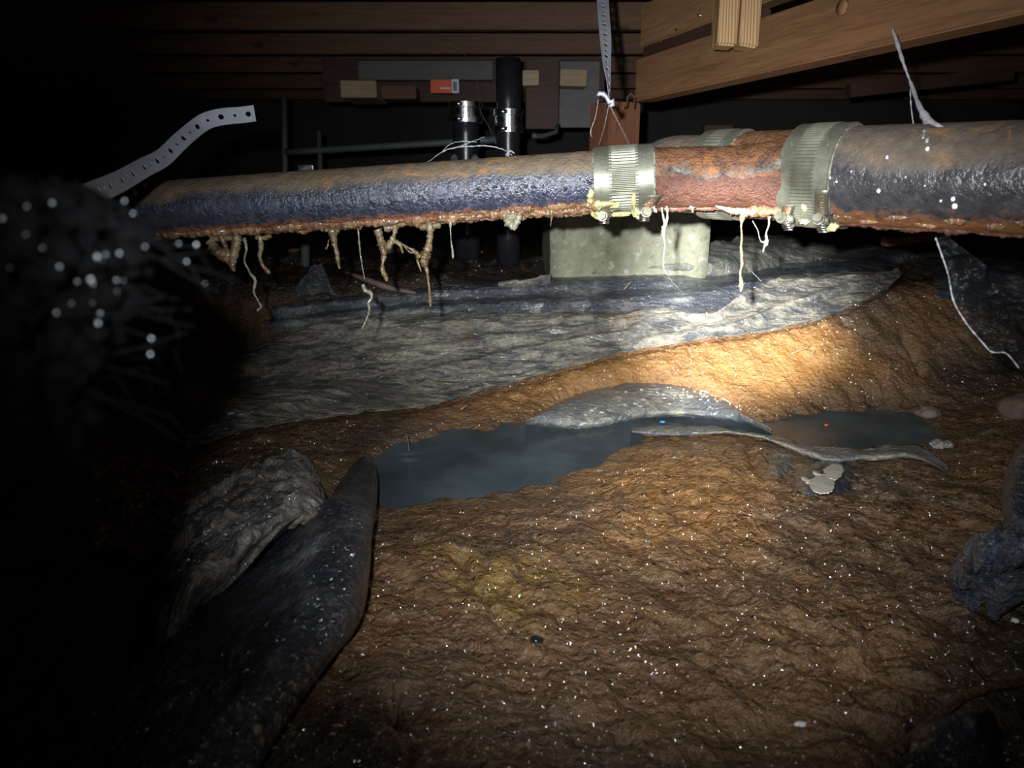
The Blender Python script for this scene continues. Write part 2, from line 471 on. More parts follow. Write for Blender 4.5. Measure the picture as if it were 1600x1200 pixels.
M['panel'] = t.out(t.mix(n1, (.085, .082, .078), (.17, .165, .155)), .7)
t = NT('cobweb'); n1 = t.noise(t.coord(), 120, 3)
M['web'] = t.out((.55, .54, .58), .7, alpha=t.ramp(n1, [(.3, .30), (.6, .75)]))
t = NT('cobweb_thread'); M['thread'] = t.out((.26, .26, .27), .6)
t = NT('orange_card'); M['orange'] = t.out((.80, .10, .02), .5)
t = NT('white_card'); M['white'] = t.out((.70, .74, .80), .5)
t = NT('blue_card'); M['blue'] = t.out((.10, .16, .30), .5)
t = NT('peeled_paint'); n1 = t.noise(t.coord(), 50, 4); M['peel'] = t.out(t.mix(n1, (.42, .39, .31), (.60, .56, .47)), .6, normal=t.bump(n1, .002, .7))
t = NT('blue_plastic'); M['bluebit'] = t.out((.06, .30, .70), .4)
t = NT('pale_blue_plastic'); M['palebit'] = t.out((.42, .55, .75), .4)
t = NT('mineral_white'); M['fleck'] = t.out((.78, .77, .74), .4)
t = NT('stone'); n1 = t.noise(t.coord(), 18, 5, .65); M['stone'] = t.out(t.mix(n1, (.08, .052, .038), (.20, .14, .105)), .7, normal=t.bump(n1, .006, .9))
t = NT('black_pebble'); M['pebble'] = t.out((.012, .014, .018), .08, coat=1.0, coat_rough=.03)
t = NT('droplet'); M['drop'] = t.out((.085, .09, .095), .35, spec=.4, coat=1.0, coat_rough=.2)
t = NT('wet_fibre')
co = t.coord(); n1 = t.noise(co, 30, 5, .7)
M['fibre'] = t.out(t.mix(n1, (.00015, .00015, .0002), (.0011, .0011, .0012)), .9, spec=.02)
t = NT('clear_film')
co = t.coord(); n1 = t.noise(t.coord((3, 9, 3)), 8, 5, .6, 1.0)
M['film'] = t.out((.010, .011, .013), .25, spec=.3, alpha=t.ramp(n1, [(.38, .12), (.72, .6)]), normal=t.bump(n1, .01, 1))

# ------------------------------------------------------------------ outlines (pixels of the photograph) that fix where things lie on the ground
S1T = [(425, 478), (560, 462), (650, 452), (700, 445), (765, 440), (860, 430), (960, 424), (1080, 408), (1200, 388), (1340, 374), (1500, 366)]
S1B = [(420, 520), (560, 505), (700, 498), (850, 496), (960, 496), (1060, 490), (1150, 480), (1250, 455), (1400, 418), (1505, 372)]
S2T = [(285, 590), (400, 538), (520, 496), (650, 489), (780, 488), (900, 487), (965, 489), (1020, 480), (1090, 490), (1120, 488), (1190, 450), (1290, 428), (1400, 425)]
S2B = [(290, 706), (400, 672), (520, 652), (640, 640), (720, 622), (800, 600), (880, 577), (960, 555), (1060, 536), (1160, 526), (1240, 510), (1320, 486), (1380, 455), (1412, 428)]
S3T = [(820, 662), (850, 641), (900, 617), (960, 603), (1000, 598), (1060, 603), (1120, 620), (1165, 648), (1205, 676)]
S3B = [(822, 665), (870, 671), (930, 671), (1000, 658), (1060, 655), (1110, 657), (1160, 663), (1206, 676)]
S4T = [(985, 670), (1040, 664), (1100, 667), (1170, 674), (1230, 686), (1290, 703), (1350, 703), (1400, 699), (1440, 706), (1482, 738)]
S4B = [(990, 678), (1040, 684), (1100, 680), (1160, 681), (1200, 690), (1230, 702), (1290, 722), (1340, 722), (1400, 718), (1440, 722), (1484, 744)]
# the big black fold on the left: rows run from far/left to the right hand edge
F_TIP = (575, 716)
MOUND = [(330, 870), (300, 830), (330, 790), (380, 762), (430, 725), (480, 742), (505, 790), (520, 830), (470, 900), (400, 960), (320, 930)]

# ------------------------------------------------------------------ floor : the mud
xs_f = np.arange(-1.0, 1.25, .0048)
ys = [.33]
while ys[-1] < 2.15: ys.append(ys[-1] * 1.0045)
ys_f = np.array(ys)
xs = np.concatenate([np.linspace(-3.0, -1.05, 26), xs_f, np.linspace(1.3, 3.0, 24)])
ysa = np.concatenate([np.linspace(-.8, .31, 14), ys_f, np.linspace(2.2, 5.0, 36)])
GX, GY = np.meshgrid(xs, ysa, indexing='ij')
Bz = base(GX, GY)
PX, PY = to_px(GX, np.maximum(GY, .25), Bz)
WX, WY = to_px(GX, np.maximum(GY, .25), 0 * Bz)
behind = GY < .3
pud = sdist(WX, WY, PUDDLE) + 12 * (fbm(GX * 22, GY * 22, 3, 4) - .5) * 2
pm = sstep(-4, 30, pud)
sheetm = np.zeros_like(GX)
for Tp, Bt in ((S1T, S1B), (S2T, S2B), (S3T, S3B)):
    sheetm = np.maximum(sheetm, sstep(-13, 2, sdist(PX, PY, Tp + Bt[::-1])))
left_poly = [(560, 730), (575, 760), (570, 900), (545, 970), (430, 1130), (360, 1260), (0, 1260), (0, 820), (300, 900), (430, 860), (520, 800)]
sheetm = np.maximum(sheetm, sstep(-2, 16, sdist(PX, PY, left_poly)))
warp = fbm(GX * 6, GY * 6, 3, 11) * .6
clod = fbm(GX * 38 + warp * 4 + GY * 16, GY * 30 + warp * 3, 3, 21) + .1
cl2 = ridged(GX * 75 + GY * 30 + warp * 4, GY * 60, 2, 31)
big = fbm(GX * 4.2, GY * 4.2, 3, 41) - .5
fine = fbm(GX * 150, GY * 150, 2, 51) - .5
amp = (.45 + .9 * fbm(GX * 3, GY * 3, 2, 61))
detail = -(1 - clod) * -.0 + (clod - .6) * .022 * amp + (cl2 - .6) * .0060 * amp + fine * .0022
near = sstep(0, 70, -pud)
H = Bz + .004 + big * .022 * near + detail * (.35 + .65 * near)
ridge = sstep(-20, 30, sdist(PX, PY, [(760, 640), (900, 575), (1100, 535), (1300, 500), (1450, 540), (1460, 620), (1170, 655), (1060, 610), (880, 620)]))
H += ridge * .012
# two cracks / steps in the clay bank
for crack, wd, dp in (([(1318, 512), (1345, 524), (1362, 533)], 5, .02), ([(1410, 535), (1428, 560), (1440, 590)], 6, .02), ([(720, 880), (790, 985)], 6, .012), ([(1170, 700), (1178, 735), (1190, 760)], 6, .007), ([(610, 1100), (622, 1150)], 7, .02)):
    for a_, b_ in zip(crack[:-1], crack[1:]):
        ex, ey = b_[0] - a_[0], b_[1] - a_[1]
        tt = np.clip(((PX - a_[0]) * ex + (PY - a_[1]) * ey) / (ex * ex + ey * ey), 0, 1)
        dd = np.hypot(PX - a_[0] - tt * ex, PY - a_[1] - tt * ey)
        H -= dp * np.exp(-(dd / wd) ** 2)
# mound of dirt at the left
md = sstep(-30, 70, sdist(PX, PY, MOUND))
H += md * .035
# shallow fold running down the foreground mud
H = H * (1 - pm) + (-.035 + detail * .6) * pm
H = H * (1 - sheetm) + np.minimum(H, Bz - .007) * sheetm
H = np.where(behind, .02, H)
far = sstep(1.75, 2.1, GY)
H += far * (fbm(GX * 9, GY * 9, 4, 71) - .5) * .06
H = np.where(GY > 2.15, .22 + (fbm(GX * 3, GY * 3, 3, 72) - .5) * .05, H)
nX, nY = GX.shape
vv = np.stack([GX.ravel(), GY.ravel(), H.ravel()], 1)
me = bpy.data.meshes.new('floor')
ii, jj = np.meshgrid(np.arange(nX - 1), np.arange(nY - 1), indexing='ij')
q = np.stack([ii * nY + jj, (ii + 1) * nY + jj, (ii + 1) * nY + jj + 1, ii * nY + jj + 1], -1).reshape(-1, 4)
me.vertices.add(len(vv)); me.vertices.foreach_set('co', vv.ravel())
me.loops.add(q.size); me.loops.foreach_set('vertex_index', q.ravel().astype(np.int32))
me.polygons.add(len(q)); me.polygons.foreach_set('loop_start', np.arange(0, q.size, 4, dtype=np.int32))
me.polygons.foreach_set('loop_total', np.full(len(q), 4, dtype=np.int32))
me.polygons.foreach_set('use_smooth', np.ones(len(q), bool))
me.update(calc_edges=True)
orange = sstep(-30, 40, sdist(PX, PY, [(640, 650), (900, 570), (1100, 530), (1280, 495), (1330, 520), (1390, 600), (1200, 650), (1060, 610), (880, 620), (790, 655)]))
orange = np.maximum(orange, .75 * sstep(-90, 90, sdist(PX, PY, [(900, 760), (990, 690), (1120, 680), (1200, 740), (1150, 830), (1000, 830)])))
yel = sstep(-20, 40, sdist(PX, PY, [(655, 868), (720, 868), (850, 868), (915, 905), (915, 945), (860, 960), (850, 1000), (770, 985), (700, 935)]))
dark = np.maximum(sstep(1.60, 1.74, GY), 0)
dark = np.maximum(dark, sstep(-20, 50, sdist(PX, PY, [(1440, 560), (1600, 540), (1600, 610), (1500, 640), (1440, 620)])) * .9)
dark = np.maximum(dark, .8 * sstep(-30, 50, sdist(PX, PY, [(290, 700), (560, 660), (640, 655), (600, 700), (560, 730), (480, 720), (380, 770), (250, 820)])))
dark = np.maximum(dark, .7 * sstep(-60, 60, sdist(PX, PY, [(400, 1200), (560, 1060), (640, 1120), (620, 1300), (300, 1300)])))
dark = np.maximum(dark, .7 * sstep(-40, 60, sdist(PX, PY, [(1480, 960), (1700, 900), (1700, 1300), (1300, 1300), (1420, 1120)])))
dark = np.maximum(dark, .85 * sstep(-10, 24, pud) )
grey = md * .9
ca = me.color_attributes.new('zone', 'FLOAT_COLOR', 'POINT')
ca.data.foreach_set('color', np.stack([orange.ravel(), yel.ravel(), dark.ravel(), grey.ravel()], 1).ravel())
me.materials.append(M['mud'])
floor = bpy.data.objects.new('floor', me); COL.objects.link(floor)
tag(floor, 'wet brown clay floor of the crawl space with a rising orange bank', None, None, 'structure')

from mathutils import noise as mnoise
def floor_z(x, y):
    i = int(np.clip(np.searchsorted(xs, x), 1, nX - 1)); j = int(np.clip(np.searchsorted(ysa, y), 1, nY - 1))
    return float(H[i, j])
def on_floor(px, py, lift=0.0):
    p = ground_pt([px], [py], .03)[0]
    for _ in range(6):
        z = floor_z(p[0], p[1]); p = np.array(zpt(px, py, z))
    return Vector((p[0], p[1], floor_z(p[0], p[1]) + lift))

# ------------------------------------------------------------------ room shell
def slab(name, lo, hi, mat):
    c = [(lo[i] + hi[i]) / 2 for i in range(3)]; s = [hi[i] - lo[i] for i in range(3)]
    return box(name, s, mat, Matrix.Translation(c), bevel=0)
tag(slab('wall_back', (-3, 4.6, -.1), (3, 4.75, 1.2), M['found']), kind='structure')
tag(slab('wall_left', (-3.1, -.8, -.1), (-2.96, 4.75, 1.2), M['found']), kind='structure')
tag(slab('wall_right', (2.96, -.8, -.1), (3.1, 4.75, 1.2), M['found']), kind='structure')
JB = CZ + .45                                  # underside of the joists
ceiling = tag(slab('ceiling', (-3, -.8, JB + .205), (3, 4.75, JB + .23), M['darkwood']), kind='structure')
def on_ceiling(o):
    o.parent = ceiling; o.matrix_parent_inverse = ceiling.matrix_world.inverted(); return o
for k, y in enumerate((.85, 1.28, 1.68, 2.02, 2.42, 2.84, 3.3, 3.8, 4.3)):
    dz = random.uniform(-.004, .004)
    on_ceiling(box('joist', (6 - .1, .038, .20), M['joist'], Matrix.Translation((0, y, JB + .1 + dz)) @ Matrix.Rotation(random.uniform(-.004, .004), 4, 'Z'), bevel=.003))
for k in range(24):
    y0 = .5 + k * .17
    on_ceiling(box('subfloor_board', (5.9, .164, .018), M['joist'], Matrix.Translation((random.uniform(-.02, .02), y0 + .085, JB + .205 - .0105)), bevel=.002))

# ------------------------------------------------------------------ girder at the right and what is fixed to it
zb = CZ + .19
a_ = zpt(995, 158, zb); b_ = zpt(1600, 22, zb)
gd = (b_ - a_); gd.z = 0; gd.normalize()
back = Vector((-gd.y, gd.x, 0))
if back.y < 0: back = -back
def along(s, off=0.0, z=0.0):
    return a_ + gd * s + back * off + Vector((0, 0, z))
tot = (b_ - a_).length
def gbox(name, s0, s1, o0, o1, z0, z1, mat, lab=None, cat=None, group=None, bev=.003, parent=None):
    c = along((s0 + s1) / 2, (o0 + o1) / 2, (z0 + z1) / 2)
    o = box(name, (s1 - s0, o1 - o0, z1 - z0), mat, frame_matrix(c, gd), bevel=bev)
    if lab: tag(o, lab, cat, group)
    return o
gbox('girder', -.012, tot + .5, 0, .052, 0, .092, M['beam'], 'long tan wooden girder running from the post to the upper right corner', 'beam')
gbox('spacer_plank', -.0, .42, .010, .05, .0925, .118, M['darkwood'], 'dark reddish strip of wood lying on top of the girder', 'plank')
gbox('rim_board', -.02, .60, .012, .05, .1185, .21, M['board'], 'pale yellow board with nail holes above the dark strip', 'board')
gbox('near_rim_board', .60, tot + .5, -.004, .05, .0925, .256, M['beam'], 'wide brown board with a round knot stacked on the girder at upper right', 'board')
# find the hanging stud ends
pe = zpt(1153, 76, zb + .07)
s_mid = (pe - a_).dot(gd)
for k, (pxm, w_) in enumerate(((1136, 31), (1170, 31))):
    d_ = 1.28
    c = P(pxm, 76, d_)
    zl = c.z
    bm = bmesh.new(); bmesh.ops.create_cube(bm, size=1)
    wv = .0345; dp_ = .05
    for v in bm.verts:
        v.co = Vector((v.co.x * wv, v.co.y * dp_, v.co.z * .30))
        if v.co.z < 0:
            v.co.z += (.006 if (v.co.x < 0) else 0) + (.004 if k == 0 and v.co.x > 0 else 0)
    bmesh.ops.bevel(bm, geom=bm.edges[:], offset=.004, segments=3, affect='EDGES')
    o = bm_obj('stud', bm, M['stud'], None, False)
    o.matrix_world = Matrix.Translation((c.x, c.y + dp_ / 2, zl + .15))
    tag(o, ('left' if k == 0 else 'right') + ' one of two pale sawn studs hanging side by side in front of the girder', 'stud', 'pair of studs on the girder')

# nails
def nail(px, py, d, lab):
    p = P(px, py, d)
    v, f = join([tube_data([p + Vector((0, .02, 0)), p + Vector((0, -.004, 0))], .0013, 8), tube_data([p + Vector((0, -.003, 0)), p + Vector((0, -.0045, 0))], .0028, 10)])
    o = mesh_obj('nail', v, f, M['chrome']); tag(o, lab, 'nail', 'nails in the pale rim board')
def rim_point(px, py, off):
    """point on the plane `off` metres behind the girder face"""
    o0 = along(0, off); n = back
    d = Vector(CF + (px - 800) / F * CX + (600 - py) / F * CU); c = Vector(CC)
    tt = (o0 - c).dot(n) / d.dot(n)
    return c + d * tt
for (px, py, lb) in ((1095, 24, 'shiny nail head high on the pale rim board beside the studs'), (1059, 46, 'dark nail left of the shiny nail in the pale rim board'), (1034, 65, 'dark nail lowest on the pale rim board near the strap shadow')):
    p = rim_point(px, py, .012)
    v, f = join([tube_data([p + back * .015, p - back * .004], .0013, 8), tube_data([p - back * .003, p - back * .0045], .0030, 10)])
    tag(mesh_obj('nail', v, f, M['chrome'] if px > 1080 else M['rust']), lb, 'nail', 'nails in the rim board')
# knot plug on the near board
p = rim_point(1315, 12, -.004)
v, f = tube_data([p + back * .003, p - back * .0012], .011, 20)
kn = mesh_obj('knot_plug', v, f, M['board']); tag(kn, 'round pale knot in the brown board at upper right', 'knot')

# ------------------------------------------------------------------ post, pier
pier = empty('concrete_pier', P(980, 425, 1.72), label='square mossy concrete footing under the rusty coupling, half buried in plastic', cat='footing')
pc = P(984, 330, 1.70)
pcx, pcy = pc.x, pc.y + .17
w_ = .372
bm = bmesh.new(); bmesh.ops.create_cube(bm, size=1)
bmesh.ops.subdivide_edges(bm, edges=bm.edges[:], cuts=9, use_grid_fill=True)
ztop = CZ - .005; zbot = .10
for v in bm.verts:
    taper = 1 - .03 * (.5 - v.co.z)
    v.co = Vector((v.co.x * w_ * taper, v.co.y * .34, v.co.z * (ztop - zbot)))
    v.co += Vector(mnoise.noise_vector(v.co * 18)) * .004
bmesh.ops.bevel(bm, geom=[e for e in bm.edges if e.calc_face_angle(0) > .7], offset=.005, segments=2, affect='EDGES')
o = bm_obj('footing_block', bm, M['concrete'], None, True)
o.matrix_world = Matrix.Translation((pcx, pcy, (ztop + zbot) / 2)) @ Matrix.Rotation(.02, 4, 'Z')
o.parent = pier; o.matrix_parent_inverse = Matrix.Translation(pier.location).inverted()
pp = P(970, 215, 1.76)
ph = zb - ztop
o = box('wooden_post', (ph - .002, .088, .088), M['redwood'], frame_matrix((pp.x - .010, pp.y + .045, ztop + ph / 2), (0, 0, 1), (math.sin(.45), -math.cos(.45), 0)), bevel=.003)
tag(o, 'short square reddish brown post standing on the concrete footing under the girder', 'post')
p = P(984, 162, 1.66)
o = tube('bent_nail', [p + Vector((-.006, .03, -.006)), p + Vector((-.006, -.006, -.006)), p + Vector((-.007, -.008, .012)), p + Vector((0, -.008, .020)), p + Vector((.009, -.008, .012)), p + Vector((.010, -.006, -.01))], .0022, M['rust'], None, 8)
tag(o, 'dark bent hook nailed into the end of the girder above the post', 'hook')

# ------------------------------------------------------------------ far background left of the post
def pbox(name, x0, y0, x1, y1, d, depth, mat, lab, cat, group=None, bev=.003, rot=0.0):
    a = P(x0, y0, d); b = P(x1, y1, d)
    c = (a + b) / 2 + Vector((0, depth / 2, 0))
    o = box(name, (abs(b.x - a.x), depth, abs(a.z - b.z)), mat, Matrix.Translation(c) @ Matrix.Rotation(rot, 4, 'Y'), bevel=bev)
    if lab: tag(o, lab, cat, group)
    return o
pbox('ledger_board', 505, 92, 945, 158, 2.66, .04, M['darkwood'], 'dark ledger board far behind the pipe carrying the small lumber ends', 'board')
pbox('wall_panel', 872, 98, 936, 198, 2.62, .042, M['panel'], 'weathered grey panel behind the brown stud left of the post', 'panel')
pbox('blocking', 822, 94, 873, 200, 2.40, .27, M['darkwood'], 'dark brown upright stud between the black pipe and the grey panel', 'stud')
pbox('header_board', 560, 96, 770, 124, 2.60, .065, M['panel'], 'dim grey board above the orange carton', 'board')
pbox('lumber_end', 815, 110, 842, 133, 2.34, .34, M['lumber'], 'small square lumber end right beside the upright black pipe', 'lumber')
pbox('lumber_end', 875, 109, 917, 134, 2.52, .11, M['lumber'], 'pale lumber end with curved grain on the grey panel', 'lumber', rot=.03)
pbox('lumber_end', 532, 126, 588, 152, 2.45, .22, M['lumber'], 'yellowish lumber end farthest left under the dark joists', 'lumber')
pbox('lumber_end', 590, 134, 650, 154, 2.55, .12, M['redwood'], 'dim reddish lumber end between the yellowish one and the orange carton', 'lumber')
tube('cable_elbow', [P(872, 195, 2.38), P(868, 207, 2.37), P(850, 212, 2.35), P(838, 213, 2.34), P(832, 211, 2.33)], [.006, .007, .007, .008, .009], M['conduit'], None, 10)
tag(bpy.data.objects['cable_elbow'], 'thin grey bent pipe end right of the upright black pipe', 'pipe')
# orange carton
ct = empty('carton', P(695, 145, 2.56), label='small orange and white carton tucked under the boards', cat='carton')
def cpart(name, x0, y0, x1, y1, dy, mat):
    a = P(x0, y0, 2.56); b = P(x1, y1, 2.56); c = (a + b) / 2 + Vector((0, .02 + dy, 0))
    o = box(name, (b.x - a.x, .04 if dy == 0 else .002, a.z - b.z), mat, Matrix.Translation(c), bevel=.001 if dy == 0 else 0)
    o.parent = ct; o.matrix_parent_inverse = Matrix.Translation(ct.location).inverted()
    return o
cpart('carton_body', 673, 125, 706, 145, 0, M['orange']); cpart('carton_end', 706, 124, 717, 145, 0, M['white'])
for (x0, y0, x1, y1) in ((686, 126, 700, 127.5), (683, 128.5, 702, 131), (688, 137, 704, 139)):
    cpart('print_stroke', x0, y0, x1, y1, -.021, M['white'])
cpart('print_stroke', 708, 128, 714, 142, -.021, M['blue'])
# the two upright black pipes with chrome couplings
def upright(pxc, rpx, d, ytop, ytopband, ybotband, ybot, lab, rb):
    r = rpx / F * d
    t0 = empty('vent_pipe', P(pxc, ybot, d), label=lab, cat='pipe')
    top = P(pxc, ytop, d); bot = P(pxc + 2, ybot, d); bot.x = top.x; bot.y = top.y
    child(tube('pipe_body', lerp_pts(bot, top, 6), r, M['abs'], None, 32), t0)
    z1 = P(pxc, ytopband, d).z; z0 = P(pxc, ybotband, d).z
    cpt = Vector((top.x, top.y, 0)); hgt = z1 - z0
    prof = [(0, 1.04), (.02, 1.18), (.27, 1.18), (.29, 1.06), (.71, 1.06), (.73, 1.18), (.98, 1.18), (1, 1.04)]
    V, Fc = tube_data([cpt + Vector((0, 0, z0 + hgt * a)) for a, _ in prof], [r * k * rb for _, k in prof], 40)
    o = mesh_obj('coupling_band', V, Fc, M['chrome'], None, False); child(o, t0)
    for zz in (.15, .85):
        p0 = cpt + Vector((-r * .5, -r * 1.25 * rb, z0 + hgt * zz))
        child(tube('clamp_screw', [p0 + Vector((-.008, 0, 0)), p0 + Vector((.014, 0, 0))], .005, M['chrome'], None, 10), t0)
    return t0
upright(794, 19.5, 1.95, 92, 169, 206, 425, 'upright glossy black pipe with a chrome coupling rising to the joists', 1.05)
upright(727, 21, 2.05, 159, 160, 192, 412, 'short upright black pipe with a chrome coupling below the orange carton', 1.1)
o = tube('conduit', lerp_pts(P(446, 238, 2.35), P(790, 217, 2.25), 8), .0105, M['conduit'], None, 14); tag(o, 'thin grey horizontal conduit reaching the upright black pipe', 'conduit')
o = tube('upright_conduit', lerp_pts(P(444, 150, 2.4), P(447, 386, 2.45), 4), .010, M['conduit'], None, 10); tag(o, 'dim upright conduit at the far left end of the horizontal one', 'conduit')
o = tube('short_conduit', lerp_pts(P(498, 205, 2.36), P(506, 390, 2.4), 4), .008, M['conduit'], None, 10); tag(o, 'short dim upright conduit just right of the leftmost one', 'conduit')
o = pbox('foil_tag', 466, 258, 489, 266, 1.9, .006, M['chrome'], 'small bright metal tag just above the near pipe', 'tag', bev=.001)
o = tube('tag_bracket', lerp_pts(P(477, 267, 1.905), P(477, 425, 1.93), 3), .012, M['conduit'], None, 8); tag(o, 'dim stub carrying the bright metal tag', 'bracket')
for k, (px, lb) in enumerate(((710, 'left'), (742, 'right'))):
    o = tube('anchor_bolt', [P(px, 300, 1.5), P(px, 246, 1.5), P(px, 241, 1.5)], [.008, .008, .003], M['conduit'], None, 10)
    tag(o, lb + ' one of two dim bolt tips behind the near pipe under the arched cobweb', 'bolt', 'bolt tips behind the pipe')
# far beams at the right, in the dark
for (x0, y0, x1, y1, d, lb) in ((1330, 118, 1585, 138, 2.3, 'dim brown cross brace far behind the girder at right'), (1100, 196, 1145, 216, 2.6, 'dim block far behind the big pipe under the girder')):
    pbox('far_brace', x0, y0, x1, y1, d, .04, M['darkwood'], lb, 'brace', rot=-.10 if x0 > 1200 else 0)

# ------------------------------------------------------------------ pipes
# run (big pipe) and branch (small pipe) meet in a wye fitting
R1 = P(1300, 275.5, .87); R2 = P(1600, 279, .735)
rd = (R2 - R1)
def run(t): return R1 - rd * t
LJ = run(.12)                                   # where the branch meets the run
L1 = P(1020, 278, .925); L0 = P(972, 280.5, .93); LA = P(300, 323, .985); LB = P(40, 341, 1.01)
def rough_rf(amp, seed, sc=3.0):
    return lambda i, a: 1 + amp * (mnoise.noise(Vector((i * .35, math.cos(a) * sc, math.sin(a) * sc + seed)))) + amp * .5 * mnoise.noise(Vector((i * 1.1, math.cos(a) * sc * 4, math.sin(a) * sc * 4 + seed)))
branch_pipe = empty('drain_pipe', LA, label='long blackened iron pipe, dusty on top and rust-crusted beneath, left of the ribbed coupling', cat='pipe')
child(tube('pipe_body', lerp_pts(LB, P(945, 282, .932), 240), .0368, M['pipe'], None, 56, rough_rf(.016, 3)), branch_pipe)

def crust(name, A, B, r, n, rad, mat, parent, seed, amt=.8, ang=0.0, lumps=1.0):
    """irregular crust hugging the underside of a pipe"""
    pts = []; rr = []
    A = Vector(A); B = Vector(B)
    T = (B - A).normalized(); dn = Vector((0, 0, -1)); dn = (dn - T * dn.dot(T)).normalized(); sd = T.cross(dn)
    for i in range(n):
        u = i / (n - 1)
        L = (B - A).length * u
        s1 = mnoise.noise(Vector((L * 45, seed, 0))); s2 = mnoise.noise(Vector((L * 140, seed + 5, 0)))
        an = ang + .15 * mnoise.noise(Vector((L * 20, seed + 9, 0)))
        pts.append(A.lerp(B, u) + (dn * math.cos(an) + sd * math.sin(an)) * (r - rad * .15))
        rr.append(rad * (1 + amt * 1.1 * s1 * lumps + .5 * s2 * lumps) * (1 if seed < 20 or seed > 29 else math.sin(math.pi * min(.98, .05 + u)) ** .5))
    rr = [max(x, rad * .25) for x in rr]
    def rf(i, a): return 1 + .5 * mnoise.noise(Vector((i * .22, math.cos(a) * 2, math.sin(a) * 2 + seed)))
    v, f = tube_data(pts, rr, 12, True, rf)
    # flatten against the pipe
    o = mesh_obj(name, v, f, mat); child(o, parent)
    return o
side = (P(945, 282, .932) - LB).normalized().cross(Vector((0, 0, -1)))
sg = 1 if side.y < 0 else -1
crust('rust_crust', P(180, 331, .997), P(945, 282, .932), .0368, 520, .0062, M['crust'], branch_pipe, 1, 1.0, sg * .42)
crust('rust_crust', P(330, 321, .983), P(945, 282, .932), .0368, 420, .0050, M['crust'], branch_pipe, 4, 1.0, sg * .12)
crust('rust_crust', P(700, 297, .957), P(945, 282, .932), .0368, 200, .0048, M['crust'], branch_pipe, 7, 1.1, sg * .72)
# paint blisters that glitter on the lower front face
parts = []
for k in range(420):
    u = random.random() ** .6; p0 = LB.lerp(P(930, 282, .932), .2 + .8 * u)
    an = random.uniform(.62, 1.35) if u < .75 else random.uniform(.55, 1.6)
    T = (P(945, 282, .932) - LB).normalized(); dn = Vector((0, 0, -1)); dn = (dn - T * dn.dot(T)).normalized(); sd = T.cross(dn) * sg
    q0 = p0 + (dn * math.cos(an) + sd * math.sin(an)) * .0366
    r0 = random.uniform(.0006, .0020)
    bm_ = [q0 + Vector((random.gauss(0, 1), random.gauss(0, 1), random.gauss(0, 1))).normalized() * r0 * Vector((1, .6, .6)).length * .6 for _ in range(6)]
    o0 = len(parts)
    c6 = [Vector((1.6, 0, 0)), Vector((-1.6, 0, 0)), Vector((0, 1, 0)), Vector((0, -1, 0)), Vector((0, 0, 1)), Vector((0, 0, -1))]
    parts.append(([q0 + c * r0 for c in c6], [(0, 2, 4), (2, 1, 4), (1, 3, 4), (3, 0, 4), (2, 0, 5), (1, 2, 5), (3, 1, 5), (0, 3, 5)]))
v, f = join(parts); o = mesh_obj('paint_blister', v, f, M['abs']); child(o, branch_pipe); o['kind'] = 'stuff'

big_pipe = empty('main_pipe', R2, label='largest iron pipe at the right, brown dusty top and black side with white specks', cat='pipe')
child(tube('pipe_body', lerp_pts(run(.03), run(-2.2), 120), .0553, M['pipe_big'], None, 64, rough_rf(.006, 9)), big_pipe)
for k in range(9):
    a0 = .10 + k * .155 + random.uniform(-.01, .01); T = rd.normalized()
    crust('mineral_ridge', run(-a0), run(-a0 - .135), .0545, 46, .0038, M['crust'], big_pipe, 20 + k, .8, -.62 + .16 * (k % 2) - .02 * k)
crust('rust_crust', run(-.10), run(-1.9), .054, 260, .0045, M['rust'], big_pipe, 44, .8, -.2)
# white specks
for k, (px, py, s) in enumerate(((1373, 298, 1.5), (1489, 311, 1.6), (1492, 322, 1.9), (1470, 314, 1.0), (1449, 233, 1.6), (1448, 219, 1.1), (1386, 246, 1.2), (1297, 278, .9), (1307, 284, .8), (1330, 268, .7), (1539, 288, .9), (1445, 290, .6), (1415, 277, .6), (1281, 277, .5))):
    # ray to the pipe surface
    dvec = Vector(CF + (px - 800) / F * CX + (600 - py) / F * CU).normalized(); c = Vector(CC); T = rd.normalized()
    w0 = c - R1; a2 = dvec - T * dvec.dot(T); b2 = w0 - T * w0.dot(T)
    A_ = a2.dot(a2); B_ = 2 * a2.dot(b2); C_ = b2.dot(b2) - .0556 ** 2
    disc = B_ * B_ - 4 * A_ * C_
    if disc < 0: continue
    tt = (-B_ - math.sqrt(disc)) / (2 * A_); q0 = c + dvec * tt
    bm = bmesh.new(); bmesh.ops.create_icosphere(bm, subdivisions=2, radius=.0013 * s)
    for v in bm.verts: v.co += Vector(mnoise.noise_vector(v.co * 900 + Vector((k, 0, 0)))) * .0006 * s; v.co.z *= 1.3
    bmesh.ops.translate(bm, verts=bm.verts, vec=q0)
    o = bm_obj('mineral_speck', bm, M['fleck'], None, True); child(o, big_pipe)

# wye fitting
wye = empty('wye_fitting', LJ, label='rust-orange iron wye fitting joining the small pipe to the big one', cat='fitting')
n = 70
pts = lerp_pts(P(1000, 279, .928), LJ, n)
rr = [.0368 + .0015 * math.exp(-((i / n) / .05) ** 2) + .013 * sstep(.55, 1.0, i / n) for i in range(n)]
child(tube('branch_arm', pts, rr, M['rust'], None, 56, rough_rf(.03, 15)), wye)
pts = lerp_pts(run(-.02), run(.72), 70)
rr = [.0535 for i in range(70)]
child(tube('run_body', pts, rr, M['rust'], None, 56, rough_rf(.02, 19)), wye)
crust('rust_ridge', P(1150, 278, .915) + Vector((0, -.0, -.0)), run(.02), .047, 120, .0055, M['crust'], wye, 31, .8, sg * .55)
crust('rust_crust', P(1015, 278, .926), P(1180, 276, .905), .038, 130, .0035, M['rust'], wye, 33, .8, sg * .2)
backp = empty('rear_pipe', run(1.2), label='dusty iron pipe running back behind the wye fitting', cat='pipe')
